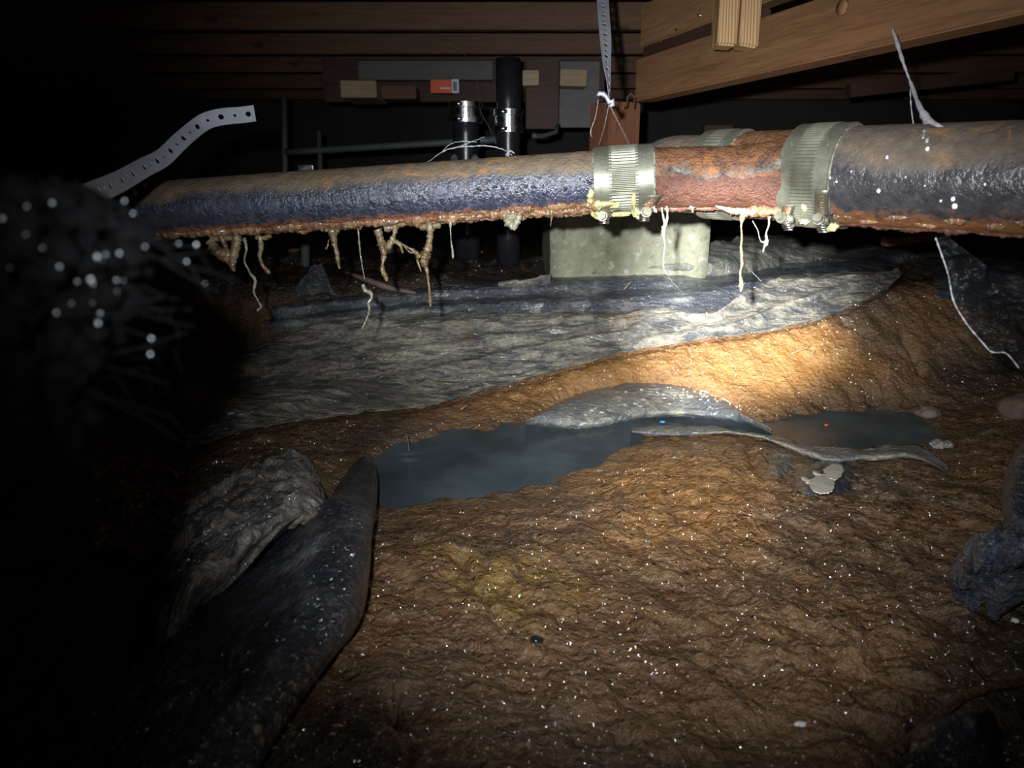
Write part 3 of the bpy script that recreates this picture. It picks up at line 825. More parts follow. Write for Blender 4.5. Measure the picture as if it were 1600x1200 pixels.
q_ = catmull([tuple(v) for v in (run(.6), run(.8), run(1.0), run(1.2), P(990, 286, 1.13), P(930, 291, 1.17), P(850, 296, 1.19))], 60)
child(tube('pipe_body', [Vector(v) for v in q_], [.0505 - .014 * float(sstep(14, 34, i)) for i in range(60)], M['pipe_big'], None, 48, rough_rf(.01, 23)), backp)

# ------------------------------------------------------------------ no-hub couplings
def coupling(name, center, axis, r, width, lab, ribs=88, screws=True, hub_ang=(.0,), seed=1, tails=True, front=-1, corr=True, bandw=.30):
    root = empty(name, center, label=lab, cat='coupling')
    Mx = frame_matrix(center, axis)
    def place(o):
        o.matrix_world = Mx
        o.parent = root; o.matrix_parent_inverse = Matrix.Translation(root.location).inverted(); return o
    def ring(nm, x0, x1, r0, thick, mat, ns=96, ribn=0, ribamp=0.0, nx=6):
        V = []; 
        prof = [(x0, r0 - .001), (x0, r0 + thick)] + [(x0 + (x1 - x0) * k / nx, r0 + thick) for k in range(nx + 1)] + [(x1, r0 + thick), (x1, r0 - .001)]
        for (x, rad) in prof:
            for j in range(ns):
                a = 2 * math.pi * j / ns
                rr_ = rad + (ribamp * (.5 + .5 * math.cos(ribn * a)) if ribn and rad > r0 else 0)
                V.append((x, math.sin(a) * rr_, math.cos(a) * rr_))
        return place(sharp(mesh_obj(nm, V, grid_faces(len(prof), ns, True), mat, None, True), 50))
    hw = width / 2; bw = width * bandw
    ring('rubber_sleeve', -hw - .002, hw + .002, r - .001, .0018, M['sheet_mud'])
    ring('ribbed_shield', -hw + bw * .85, hw - bw * .85, r + .0012, .0008, M['steel'], ribs * 8, ribs, .0017, 3)
    for sgn in (-1, 1):
        x0, x1 = (-hw, -hw + bw) if sgn < 0 else (hw - bw, hw)
        bd = ring('clamp_band', x0, x1, r + .002, .0011, M['steel'])
        xm = (x0 + x1) / 2
        # little oval mark pressed in the band
        a = math.radians(36); rr_ = r + .0032
        py_, pz_ = front * math.sin(math.pi / 2 - a) * rr_, math.cos(math.pi / 2 - a) * rr_
        V, Fc = [], []
        for u in range(14):
            t0 = 2 * math.pi * u / 14
            for w in range(6):
                t1 = 2 * math.pi * w / 6
                lx = (.0017 + .0005 * math.cos(t1)) * math.cos(t0); lz = (.0024 + .0005 * math.cos(t1)) * math.sin(t0)
                nrm = Vector((0, py_, pz_)).normalized(); tan = Vector((0, -nrm.z, nrm.y))
                V.append(Vector((xm + lx, py_, pz_)) + tan * lz + nrm * .0005 * math.sin(t1))
        Fc = [(i * 6 + j, i * 6 + (j + 1) % 6, ((i + 1) % 14) * 6 + (j + 1) % 6, ((i + 1) % 14) * 6 + j) for i in range(14) for j in range(6)]
        place(mesh_obj('pressed_mark', V, Fc, M['steel']))
        if not screws: continue
        # worm housing under the front lower edge
        a = math.radians(hub_ang[0] if sgn < 0 else hub_ang[-1])
        nrm = Vector((0, front * math.cos(a), -math.sin(a))); tan = Vector((0, front * math.sin(a), math.cos(a)))
        cpt = Vector((xm, 0, 0)) + nrm * (r + .0065)
        bm = bmesh.new(); bmesh.ops.create_cube(bm, size=1)
        for v in bm.verts: v.co = Vector((v.co.x * bw * .86, v.co.y * .011, v.co.z * .016))
        bmesh.ops.bevel(bm, geom=bm.edges[:], offset=.0028, segments=3, affect='EDGES')
        rot = Matrix(((1, nrm.x, tan.x), (0, nrm.y, tan.y), (0, nrm.z, tan.z)))
        for v in bm.verts: v.co = rot @ v.co + cpt
        place(bm_obj('screw_housing', bm, M['steel'], None, True))
        # hex screw, leaning forward
        ax = (tan * 1.0 + nrm * .25 + Vector((.15 * sgn, 0, 0))).normalized()
        V, Fc = join([tube_data([cpt + nrm * .003 + ax * -.012, cpt + nrm * .003 + ax * .013], .0042, 14), tube_data([cpt + nrm * .003 + ax * .012, cpt + nrm * .003 + ax * .0185], .0055, 6), tube_data([cpt + nrm * .003 + ax * .009, cpt + nrm * .003 + ax * .0118], .0064, 16)])
        place(mesh_obj('hex_screw', V, Fc, M['steel'], None, False))
        # threads
        parts = []
        for k in range(5):
            c0 = cpt + nrm * .006 + tan * (-.012 + k * .0045)
            parts.append(tube_data([c0 + Vector((-bw * .30, 0, 0)), c0 + Vector((bw * .30, 0, 0))], .0013, 6))
        V, Fc = join(parts); th = place(mesh_obj('worm_thread', V, Fc, M['chrome'])); th['kind'] = 'stuff'
        if tails:
            # free tail of the band: a slotted strip lifting off
            V = []; ns = 9
            for k in range(ns):
                u = k / (ns - 1)
                a2 = a - math.radians(6) - math.radians(34) * u * (1 if sgn > 0 else .55)
                n2 = Vector((0, front * math.cos(a2), -math.sin(a2)))
                lift = r + .0045 + .011 * u ** 1.5
                skew = (.010 * u if sgn > 0 else .012 * u)
                for w in (-1, 1):
                    V.append(Vector((xm + skew + w * bw * .42, 0, 0)) + n2 * lift)
            Fc = [(2 * k, 2 * k + 1, 2 * k + 3, 2 * k + 2) for k in range(ns - 1)]
            tl = place(mesh_obj('band_tail', V, Fc, M['steel']))
            sm = tl.modifiers.new('thickness', 'SOLIDIFY'); sm.thickness = .0009
            slots = []
            for k in range(8):
                u = .12 + .8 * k / 8; a2 = a - math.radians(6) - math.radians(34) * u * (1 if sgn > 0 else .55)
                n2 = Vector((0, front * math.cos(a2), -math.sin(a2))); lift = r + .0052 + .011 * u ** 1.5
                skew = (.010 * u if sgn > 0 else .012 * u); c0 = Vector((xm + skew, 0, 0)) + n2 * lift
                slots.append(tube_data([c0 + Vector((-bw * .24, 0, 0)), c0 + Vector((bw * .24, 0, 0))], .0006, 5))
            V, Fc = join(slots); sl = place(mesh_obj('tail_slot', V, Fc, M['crust'])); sl['kind'] = 'stuff'
    return root, Mx, r, hw, bw

def corrosion(root, Mx, r, hw, bw, spots_, seed):
    """yellow-green lumps of corrosion: (x fraction, angle below the horizontal, size)"""
    for k, (xf, ang, s) in enumerate(spots_):
        bm = bmesh.new(); bmesh.ops.create_icosphere(bm, subdivisions=3, radius=1)
        a = math.radians(ang); nrm = Vector((0, -math.cos(a), -math.sin(a))); tan = Vector((0, -math.sin(a), math.cos(a)))
        for v in bm.verts:
            nz = 1 + .55 * mnoise.noise(v.co * 1.6 + Vector((seed + k * 3, 0, 0))) + .35 * mnoise.noise(v.co * 4 + Vector((0, seed + k, 0)))
            c0 = v.co * nz
            v.co = Vector((xf * hw, 0, 0)) + nrm * (r + .004) + Vector((c0.x * s[0], 0, 0)) + tan * (c0.z * s[1]) + nrm * (c0.y * s[2])
        o = bm_obj('corrosion_lump', bm, M['corrosion'], None, True)
        o.matrix_world = Mx; o.parent = root; o.matrix_parent_inverse = Matrix.Translation(root.location).inverted()

cA = coupling('pipe_coupling', P(974, 281, .930), P(1020, 278, .925) - P(930, 283, .935), .0385, .071, 'ribbed steel coupling with yellow corroded screws on the small pipe', 60, True, (66, 62), 1)
corrosion(*cA, [(-.78, 68, (.011, .008, .008)), (-.60, 40, (.016, .003, .003)), (-.9, 44, (.005, .008, .003)), (.52, 66, (.009, .010, .008)), (.32, 38, (.003, .013, .003)), (-.10, 72, (.014, .003, .004)), (-1.12, 22, (.004, .006, .002)), (-1.15, 32, (.004, .004, .002)), (-.3, 46, (.008, .004, .003))], 5)
axB = (run(-.3) - run(.2)).normalized()
cB = coupling('pipe_coupling', run(.045), axB, .0565, .060, 'wide grey-green steel coupling where the rusty fitting meets the largest pipe', 90, True, (52, 52), 2, True)
corrosion(*cB, [(.86, 66, (.008, .006, .006)), (-.1, 58, (.007, .003, .003)), (.1, 36, (.003, .005, .002))], 15)
cC = coupling('pipe_coupling', run(.72), axB, .0535, .052, 'partly hidden coupling band behind the wye fitting on the rear pipe', 60, False, (50,), 3, False)

# ------------------------------------------------------------------ plastic sheets
def sheet(name, rows, mat, lab, n=220, m=40, nz=(.004, 14, 40), seed=0, warp_along=1.0, thick=.0009, edge=0.0, cat='plastic sheet', fold=None, clear=True):
    """rows: polylines of (px, py, height) from far to near; the sheet passes through all of them"""
    R = [catmull([(p[0], p[1], p[2] if len(p) > 2 else .006) for p in row], n) for row in rows]
    R = np.array(R)                                   # k, n, 3
    k = len(R)
    tt = np.linspace(0, k - 1, m)
    out = np.zeros((m, n, 3))
    for a, t0 in enumerate(tt):
        i = min(int(t0), k - 2); f = t0 - i
        p0 = R[max(i - 1, 0)]; p1 = R[i]; p2 = R[i + 1]; p3 = R[min(i + 2, k - 1)]
        if k == 2: out[a] = p1 * (1 - f) + p2 * f
        else: out[a] = .5 * ((2 * p1) + (-p0 + p2) * f + (2 * p0 - 5 * p1 + 4 * p2 - p3) * f ** 2 + (-p0 + 3 * p1 - 3 * p2 + p3) * f ** 3)
    w = ground_pt(out[..., 0], out[..., 1], out[..., 2])
    X, Y = w[..., 0], w[..., 1]
    V_ = np.linspace(0, 1, m)[:, None]; U_ = np.linspace(0, 1, n)[None]
    w[..., 2] += nz[0] * 2 * (fbm(X * nz[1] + Y * 6, Y * nz[2] - X * 8, 4, seed) - .5)
    w[..., 2] += nz[0] * .8 * (ridged(X * nz[1] * 2, Y * nz[2] * 1.6 - X * 10, 2, seed + 8) - .6)
    if edge:                                           # ragged outline
        w[..., 1] += edge * ((V_ > .97) * 1.0 + (V_ < .03)) * (fbm(U_ * 40, U_ * 0, 3, seed + 2) - .5)
    if fold is not None: w[..., 2] += fold(U_, V_, X, Y)
    if clear:
        # keep above the clay
        ix = np.clip(np.searchsorted(xs, X), 1, nX - 1); iy = np.clip(np.searchsorted(ysa, Y), 1, nY - 1)
        fx = np.clip((X - xs[ix - 1]) / (xs[ix] - xs[ix - 1]), 0, 1); fy = np.clip((Y - ysa[iy - 1]) / (ysa[iy] - ysa[iy - 1]), 0, 1)
        hh = (H[ix - 1, iy - 1] * (1 - fx) + H[ix, iy - 1] * fx) * (1 - fy) + (H[ix - 1, iy] * (1 - fx) + H[ix, iy] * fx) * fy
        if clear != 'bury': w[..., 2] = np.maximum(w[..., 2], hh + .0015)
    V = w.reshape(-1, 3)
    f = grid_faces(m, n)
    o = mesh_obj(name, V, f, mat)
    sm = o.modifiers.new('thickness', 'SOLIDIFY'); sm.thickness = thick; sm.offset = 1
    tag(o, lab, cat)
    return o, w
def row(pts, h): return [(p[0], p[1], h) for p in pts]
def mid(A, B, f, h, dy=0):
    a = catmull([(x, y) for x, y in A], 24); b = catmull([(x, y) for x, y in B], 24)
    c = a * (1 - f) + b * f
    return [(x, y + dy, h) for x, y in c]

sheet('vapour_barrier_strip', [row(S1T, .003), mid(S1T, S1B, .16, .016), mid(S1T, S1B, .46, .002), mid(S1T, S1B, .60, .014), mid(S1T, S1B, .85, .003), row(S1B, -.004)],
      M['sheet_dark'], 'dark blue-grey plastic strip lying folded along the foot of the concrete footing', 320, 60, (.0045, 10, 30), 3)
def f2(U, V, X, Y):
    z = .009 * np.exp(-((V - .30 - .10 * np.sin(U * 5)) / .035) ** 2) * sstep(.1, .4, U) * (1 - sstep(.60, .72, U))
    z = z + .008 * np.exp(-((V - .60 - .12 * np.sin(U * 4 + 2)) / .04) ** 2) * (1 - sstep(.55, .7, U))
    z = z + .012 * np.exp(-((V - .26 + (U - .72) * 1.9) / .05) ** 2) * sstep(.58, .66, U)
    z = z + .009 * np.exp(-((V - .62 + (U - .72) * .9) / .05) ** 2) * sstep(.60, .7, U)
    z = z + .007 * np.exp(-((V - .93) / .05) ** 2)
    return z
sheet('vapour_barrier', [row(S2T, .004), mid(S2T, S2B, .07, .020), mid(S2T, S2B, .3, .012), mid(S2T, S2B, .55, .016), mid(S2T, S2B, .8, .014), mid(S2T, S2B, .96, .013), row(S2B, .0)],
      M['sheet_grey'], 'broad grey dust-covered plastic sheet draped over the bank, brightest in the torch beam', 420, 130, (.0065, 11, 34), 13, fold=f2)
sheet('submerged_sheet', [row(S3T, .0), mid(S3T, S3B, .12, .022, -2), mid(S3T, S3B, .4, .026, -4), mid(S3T, S3B, .8, .009), row(S3B, -.012)],
      M['sheet_hump'], 'rounded grey hump of wet plastic with white flakes rising from the puddle', 200, 50, (.003, 20, 30), 23)
sheet('sheet_edge', [row(S4T, -.004), mid(S4T, S4B, .35, .013), mid(S4T, S4B, .7, .012), row(S4B, .004)],
      M['sheet_hump'], 'thin wrinkled plastic edge sticking out along the near bank of the puddle', 220, 14, (.003, 30, 50), 33)
# the patch around the peeled paint
sheet('mud_covered_patch', [[(1236, 728, -.006), (1262, 712, -.006), (1290, 700, -.006), (1318, 704, -.006), (1345, 716, -.006)], [(1232, 748, -.002), (1262, 735, .010), (1292, 726, .012), (1325, 736, .008), (1352, 742, -.004)], [(1232, 766, .0), (1262, 762, .011), (1290, 756, .011), (1320, 754, .007), (1348, 754, -.004)], [(1226, 790, -.008), (1262, 792, -.008), (1290, 788, -.008), (1320, 782, -.008), (1350, 768, -.008)]],
      M['sheet_dark'], 'dark wet plastic patch showing through the mud under the white flakes', 90, 44, (.004, 20, 30), 37, clear='bury')
sheet('mud_covered_patch', [[(1190, 704, -.006), (1212, 697, -.006), (1240, 697, -.006)], [(1184, 726, -.002), (1212, 718, .013), (1244, 716, .002)], [(1186, 744, -.004), (1212, 742, .010), (1242, 738, .0)], [(1190, 768, -.008), (1214, 770, -.008), (1236, 760, -.008)]],
      M['sheet_grey'], 'small grey plastic patch showing through the mud left of the white flakes', 60, 40, (.005, 20, 30), 39, clear='bury')
# right side pieces
sheet('crumpled_sheet', [[(1488, 880, .03), (1520, 842, .06), (1560, 820, .085), (1620, 830, .09), (1700, 820, .09)], [(1486, 900, .03), (1520, 880, .085), (1550, 862, .10), (1600, 870, .115), (1700, 850, .10)], [(1500, 925, .02), (1530, 915, .055), (1570, 905, .075), (1620, 905, .08), (1700, 900, .09)], [(1515, 950, .01), (1545, 962, .02), (1590, 958, .03), (1640, 950, .04), (1700, 940, .04)]],
      M['sheet_blue'], 'crumpled wet plastic piece at the right edge with a frayed torn rim', 200, 110, (.022, 30, 34), 43, clear=True)
sheet('leaning_sheet', [[(1630, 650, .04), (1590, 700, .03), (1570, 748, .02), (1568, 800, .02), (1584, 862, .01)], [(1650, 645, .10), (1606, 700, .10), (1585, 755, .09), (1584, 810, .085), (1600, 870, .05)], [(1740, 640, .10), (1720, 720, .10), (1700, 780, .08), (1700, 830, .06), (1700, 880, .02)]],
      M['sheet_blue'], 'smooth blue-black plastic sheet leaning in from the right edge above the crumpled one', 80, 40, (.006, 12, 14), 47, clear=True)
sheet('corner_sheet', [[(1425, 1150, .03), (1480, 1125, .06), (1530, 1115, .07), (1545, 1100, .05)], [(1420, 1180, .03), (1480, 1160, .05), (1535, 1150, .06), (1560, 1140, .04)], [(1410, 1240, .01), (1480, 1240, .02), (1540, 1240, .02), (1580, 1240, .01)]],
      M['sheet_black'], 'dim plastic piece at the bottom edge in the lower right corner', 60, 30, (.006, 16, 16), 49)
sheet('right_bank_sheet', [[(1440, 380, .01), (1520, 372, .02), (1640, 360, .03)], [(1455, 420, .02), (1530, 420, .03), (1660, 410, .04)], [(1470, 470, .01), (1550, 480, .02), (1680, 470, .03)]],
      M['sheet_dark'], 'dark plastic lying on the bank under the right end of the largest pipe', 80, 40, (.010, 10, 14), 51)
# rope-like strand in the lower right
p_ = [on_floor(x, y, .012) for x, y in ((1400, 1195), (1450, 1150), (1500, 1118), (1550, 1092), (1600, 1065), (1660, 1030))]
o = tube('cord', [Vector(v) for v in catmull([tuple(q_) for q_ in p_], 50)], .0035, M['rust'], None, 10); tag(o, 'dim brown cord crossing the lower right corner', 'cord')

# left: the big black fold and the dirt covered sheet behind it
edge = [(577, 716), (588, 735), (588, 780), (580, 840), (576, 900), (562, 960), (530, 1010), (470, 1090), (410, 1180), (350, 1280)]
ridge_ = [(571, 714), (566, 740), (561, 780), (554, 830), (548, 880), (535, 925), (490, 975), (415, 1055), (345, 1140), (280, 1250)]
in1 = [(566, 716), (545, 745), (528, 780), (505, 815), (490, 860), (470, 920), (430, 980), (370, 1060), (300, 1150), (230, 1260)]
in2 = [(563, 717), (536, 746), (516, 782), (470, 815), (430, 860), (390, 920), (350, 980), (280, 1060), (200, 1150), (130, 1260)]
in3 = [(560, 719), (530, 750), (508, 788), (440, 822), (370, 880), (320, 940), (250, 1010), (160, 1080), (60, 1160), (-60, 1260)]
sheet('folded_sheet', [row(edge, .002), [(x - 1, y, h) for (x, y), h in zip(edge, (.012, .03, .045, .05, .055, .055, .05, .045, .04, .03))],
                       [(x, y, h) for (x, y), h in zip(ridge_, (.020, .042, .062, .070, .075, .075, .07, .065, .06, .05))],
                       [(x, y, h) for (x, y), h in zip(in1, (.020, .046, .066, .070, .075, .075, .07, .065, .06, .05))],
                       [(x, y, h) for (x, y), h in zip(in2, (.012, .032, .050, .056, .052, .050, .05, .05, .05, .04))],
                       [(x, y, h) for (x, y), h in zip(in3, (.004, .012, .020, .03, .03, .03, .03, .03, .03, .03))]],
      M['sheet_black'], 'large black plastic sheet folded up to a narrow peak beside the puddle', 200, 90, (.0045, 16, 16), 57, clear=True)
sheet('dirt_caked_sheet', [[(290, 800, .0), (350, 760, .02), (400, 725, .03), (450, 712, .03), (490, 728, .02), (515, 795, .004)], [(250, 850, .01), (320, 800, .055), (400, 765, .07), (460, 760, .065), (500, 782, .05), (525, 806, .03)],
                           [(230, 920, .01), (300, 860, .06), (380, 812, .085), (440, 795, .085), (485, 800, .065), (515, 822, .045)], [(220, 990, .01), (290, 930, .06), (360, 880, .07), (420, 838, .07), (465, 826, .062), (505, 830, .045)], [(200, 1050, .0), (290, 985, .03), (350, 925, .02), (410, 866, .02), (450, 840, .025), (490, 840, .02)]],
      M['sheet_dirt'], 'dirt-caked lumpy plastic mound left of the black folded peak', 170, 110, (.016, 24, 26), 61, clear=True)
# crease lines of the black sheet
def ground_tube(name, pts, r, mat, lab, cat, n=40, hgt=.07):
    q = catmull([(p[0], p[1], p[2] if len(p) > 2 else hgt) for p in pts], n)
    w = ground_pt(q[:, 0], q[:, 1], q[:, 2])
    rad = [r * (.5 + .9 * math.sin(math.pi * (i + .5) / n)) for i in range(n)]
    o = tube(name, [Vector(v) for v in w], rad, mat, None, 8); tag(o, lab, cat); return o
ground_tube('sheet_seam', [(475, 800, .075), (440, 822, .086), (410, 852, .082), (380, 888, .074), (345, 925, .064)], .0022, M['sheet_dirt'], 'thin pale crease running down across the dirt-caked mound', 'crease')

# loose slab of plastic / scraps at the far side
sheet('plastic_scrap', [[(470, 440, .05), (488, 422, .09), (505, 420, .09), (515, 440, .05)], [(462, 452, .02), (488, 440, .06), (508, 438, .07), (520, 455, .02)], [(455, 466, .0), (488, 462, .01), (510, 460, .01), (530, 468, .0)]],
      M['sheet_dark'], 'small upright scrap of plastic beyond the grey sheet at left', 40, 24, (.012, 20, 20), 67)
sheet('plastic_scrap', [[(780, 440, .03), (820, 436, .04), (862, 428, .04)], [(778, 447, .03), (822, 442, .03), (860, 440, .03)], [(782, 452, .0), (822, 452, .0), (864, 448, .0)]],
      M['sheet_grey'], 'curled plastic scrap against the left corner of the concrete footing', 40, 20, (.006, 20, 20), 69)
ground_tube('root', [(540, 425, .03), (575, 438, .05), (610, 450, .04), (650, 458, .02)], .005, M['stone'], 'pale root lying behind the plastic strip at left', 'root', 30)
# a little stone edge between footing and plastic strip (dirt spilling at right of the footing)
sheet('soil_spill', [[(1040, 400, .03), (1090, 385, .07), (1150, 372, .06), (1230, 350, .05), (1330, 345, .04), (1420, 352, .02)], [(1010, 418, .03), (1080, 412, .04), (1150, 400, .045), (1230, 384, .04), (1330, 375, .03), (1430, 372, .01)], [(1000, 432, .0), (1080, 436, .0), (1160, 430, .0), (1240, 415, .0), (1340, 405, .0), (1440, 400, .0)]],
      M['sheet_mud'], 'grey muddy plastic heaped against the right side of the concrete footing', 160, 40, (.010, 10, 16), 71)
o = pbox('plywood_scrap', 1385, 366, 1480, 380, 1.75, .03, M['redwood'], 'brown scrap of wood seen under the largest pipe', 'scrap', rot=-.12)

# ------------------------------------------------------------------ water
V = []; Fc = []
nx_, ny_ = 60, 50
for i in range(nx_):
    for j in range(ny_):
        V.append((-.36 + i * 1.36 / (nx_ - 1), .84 + j * .72 / (ny_ - 1), -.004))
water = mesh_obj('puddle', V, grid_faces(nx_, ny_), M['water'])
tag(water, 'murky grey-blue puddle lying between the clay bank and the near mud', 'puddle')
# falling drip and the ring it makes
d0 = zpt(640, 714, -.004)
v, f = tube_data([d0 + Vector((0, 0, .006)), d0 + Vector((0, 0, .012)), d0 + Vector((-.001, 0, .024)), d0 + Vector((-.003, 0, .036)), d0 + Vector((-.004, 0, .040))], [.0007, .0016, .0009, .0008, .0003], 10)
o = mesh_obj('water_drip', v, f, M['drop']); tag(o, 'thin falling drip of water just above the puddle at left', 'drip')
for k, (rx, ry, rr) in enumerate(((.012, .012, .0010), (.020, .020, .0007))):
    pts = [d0 + Vector((rx * math.cos(a * 2 * math.pi / 40), ry * math.sin(a * 2 * math.pi / 40), .0003)) for a in range(41)]
    o = tube('ripple', pts, rr, M['water'], None, 6); tag(o, ('inner' if k == 0 else 'outer') + ' ripple ring under the falling drip', 'ripple', 'ripple rings in the puddle')

# ------------------------------------------------------------------ small things on the mud
def blob(name, px, py, size, mat, lab, cat, seed=0, lift=0.0, amp=.35, sub=3, group=None):
    bm = bmesh.new(); bmesh.ops.create_icosphere(bm, subdivisions=sub, radius=1)
    p = on_floor(px, py, lift)
    for v in bm.verts:
        nz = 1 + amp * mnoise.noise(v.co * 1.5 + Vector((seed, 0, 0))) + amp * .5 * mnoise.noise(v.co * 4 + Vector((seed, 3, 0)))
        v.co = Vector((v.co.x * size[0] * nz, v.co.y * size[1] * nz, v.co.z * size[2] * nz))
    o = bm_obj(name, bm, mat, None, True); o.location = p
    tag(o, lab, cat, group); return o
blob('pebble', 838, 1004, (.0062, .0045, .0035), M['pebble'], 'shiny black pebble on the brown foreground mud', 'pebble', 1, .003, .15)
blob('plastic_bit', 1035, 664, (.005, .004, .0025), M['bluebit'], 'tiny bright blue bit on the plastic edge beside the puddle', 'litter', 2, .012)
blob('plastic_bit', 362, 664, (.008, .006, .003), M['palebit'], 'tiny pale blue bit on the left part of the grey sheet', 'litter', 3, .02)
blob('clay_crumb', 1291, 663, (.003, .0025, .002), M['orange'], 'tiny orange crumb floating on the right part of the puddle', 'crumb', 4, .030)
bpy.data.objects['clay_crumb'].location = zpt(1291, 664, -.001)
blob('paper_bit', 1250, 1138, (.0045, .0025, .0015), M['fleck'], 'small white scrap in the dim mud near the bottom edge', 'litter', 5, .004)
blob('paper_bit', 1585, 959, (.004, .003, .002), M['fleck'], 'small white scrap below the crumpled plastic at right', 'litter', 6, .02)
blob('paper_bit', 1580, 1001, (.003, .003, .002), M['fleck'], 'lowest small white scrap near the right edge', 'litter', 16, .02)
blob('stone', 1596, 642, (.034, .03, .026), M['stone'], 'rounded brown stone at the right edge above the leaning plastic', 'stone', 7, .012)
blob('stone', 1447, 668, (.020, .016, .012), M['stone'], 'brown stone at the right end of the puddle', 'stone', 8, .012)
blob('plastic_chip', 1470, 700, (.018, .013, .008), M['sheet_hump'], 'pale plastic chip stuck in the mud right of the puddle', 'litter', 9, .008, .6)
for k, (px, py, sx, lb) in enumerate(((462, 420, .012, 'leftmost'), (610, 395, .018, 'middle'), (742, 402, .014, 'rightmost'))):
    p = P(px, py + 6, 2.3); 
    bm = bmesh.new(); bmesh.ops.create_icosphere(bm, subdivisions=2, radius=1)
    for v in bm.verts: v.co = Vector((v.co.x * sx * 1.8, v.co.y * sx, v.co.z * sx * .7)) * (1 + .4 * mnoise.noise(v.co * 2 + Vector((k, 0, 0))))
    o = bm_obj('rubble', bm, M['stone'], None, True); o.location = (p.x, p.y, floor_z(p.x, p.y) + sx * .3); tag(o, lb + ' dim stone on the dark ground far behind the hanging slime', 'stone', 'stones in the dark behind the slime')

# peeled paint flakes
def flake(name, outline, h, lab, parent=None, mat=None):
    q = np.array(outline, float); cx, cy = q.mean(0)
    pts = catmull([tuple(p) for p in outline] + [tuple(outline[0])], 40)[:-1]
    pts = pts + np.array([[(1 + .0 * i) * 2.2 * (random.random() - .5), 1.6 * (random.random() - .5)] for i in range(len(pts))])
    w = ground_pt(pts[:, 0], pts[:, 1], np.full(len(pts), h))
    c = ground_pt([cx], [cy], h + .0012)[0]
    V = [Vector(v) for v in w] + [Vector(c)]
    n_ = len(w); Fc = [(i, (i + 1) % n_, n_) for i in range(n_)]
    o = mesh_obj(name, V, Fc, mat or M['peel'], None, False); sm = o.modifiers.new('thickness', 'SOLIDIFY'); sm.thickness = .0016
    if lab: tag(o, lab, 'flake', 'white flakes')
    return o
flake('paint_flake', [(1286, 735), (1300, 727), (1314, 729), (1317, 738), (1308, 750), (1296, 748), (1290, 741)], .019, 'smaller upper white flake on the dark patch in the mud')
flake('paint_flake', [(1264, 752), (1280, 744), (1294, 744), (1304, 756), (1300, 768), (1286, 772), (1268, 766)], .018, 'larger lower white flake on the dark patch in the mud')
for k, ol in enumerate(([(1252, 747), (1258, 747), (1266, 754), (1262, 756)], [(1270, 738), (1276, 738), (1284, 745), (1280, 746)])):
    flake('paint_sliver', ol, .018, ('lower' if k == 0 else 'upper') + ' thin white sliver beside the white flakes')
# white flakes on the hump
hp = bpy.data.objects['submerged_sheet']
def on_mesh(px, py, obj_pts, k=0):
    X_, Y_ = to_px(obj_pts[:, 0], obj_pts[:, 1], obj_pts[:, 2])
    i = np.argmin((X_ - px) ** 2 + (Y_ - py) ** 2)
    return Vector(obj_pts[i])
hpts = np.array([v.co for v in hp.data.vertices])
flk = [(1005, 625, 4, 2.4), (1000, 634, 5, 2), (1012, 630, 3, 3), (992, 631, 4, 2), (925, 643, 4, 1.4), (915, 649, 3, 1.2), (940, 644, 4, 1.2)]
for k in range(60):
    flk.append((random.gauss(1085, 38), random.gauss(618, 8), random.uniform(.8, 2.6), random.uniform(.5, 1.3)))
parts = []
for (px, py, sx, sy) in flk:
    p = on_mesh(px, py, hpts); rx = sx / F * 1.35; ry = sy / F * 1.35 * 2.4
    m_ = 9; V = []
    for a in range(m_):
        rr_ = random.uniform(.6, 1.15); V.append(p + Vector((rx * rr_ * math.cos(a * 2 * math.pi / m_), ry * rr_ * math.sin(a * 2 * math.pi / m_), .0024)))
    # tilt the flake towards the bank slope
    V2 = [q_ - Vector((0, 0, .002)) for q_ in V]
    parts.append((V + V2, [tuple(range(m_)), tuple(range(2 * m_ - 1, m_ - 1, -1))] + [(a, m_ + a, m_ + (a + 1) % m_, (a + 1) % m_) for a in range(m_)]))
v, f = join(parts); o = mesh_obj('white_crumbs', v, f, M['peel'], None, False); tag(o, 'white flaky crumbs scattered over the rounded wet hump', 'crumbs', None, 'stuff')

# ------------------------------------------------------------------ slime hanging from the pipe
def depth_at(px): return float(np.interp(px, [40, 300, 945, 1225], [1.01, .985, .932, .905])) - .012
def strand_data(pts, dd=None, seed=0, n=None, amp=.35):
    """pts: (px, py, radius in px)"""
    d = dd or depth_at(pts[0][0])
    n = n or max(12, int(sum(math.hypot(pts[i + 1][0] - pts[i][0], pts[i + 1][1] - pts[i][1]) for i in range(len(pts) - 1)) / 1.6))
    q = catmull(pts, n)
    P3 = [P(a, b, d) + Vector((0, .004 * mnoise.noise(Vector((i * .1, seed, 0))), 0)) for i, (a, b, c) in enumerate(q)]
    rr = [max(.25, c) / F * d * (1 + amp * mnoise.noise(Vector((i * .33, seed * 7.1, 2))) + amp * .8 * mnoise.noise(Vector((i * .9, seed * 3.3, 5)))) for i, (a, b, c) in enumerate(q)]
    return tube_data(P3, rr, 10, True, lambda i, a: 1 + .3 * mnoise.noise(Vector((i * .5, math.cos(a) * 1.5, math.sin(a) * 1.5 + seed))))
def slime(lab, strands, mat='slime', dd=None, seed=0, amp=.35):
    v, f = join([strand_data(s, dd, seed + k, None, amp) for k, s in enumerate(strands)])
    o = mesh_obj('slime_strand', v, f, M[mat]); tag(o, lab, 'slime', 'slime hanging from the pipes'); return o
slime('wide ragged curtain of slime at the far left end of the pipe', [[(325, 375, 6), (335, 388, 7), (352, 400, 9), (362, 412, 6), (365, 424, 3)], [(372, 368, 7), (368, 385, 8), (365, 400, 7), (364, 415, 4)], [(345, 370, 6), (352, 384, 4), (358, 400, 6)], [(330, 374, 5), (350, 372, 5), (372, 372, 5)]], 'slime', None, 1)
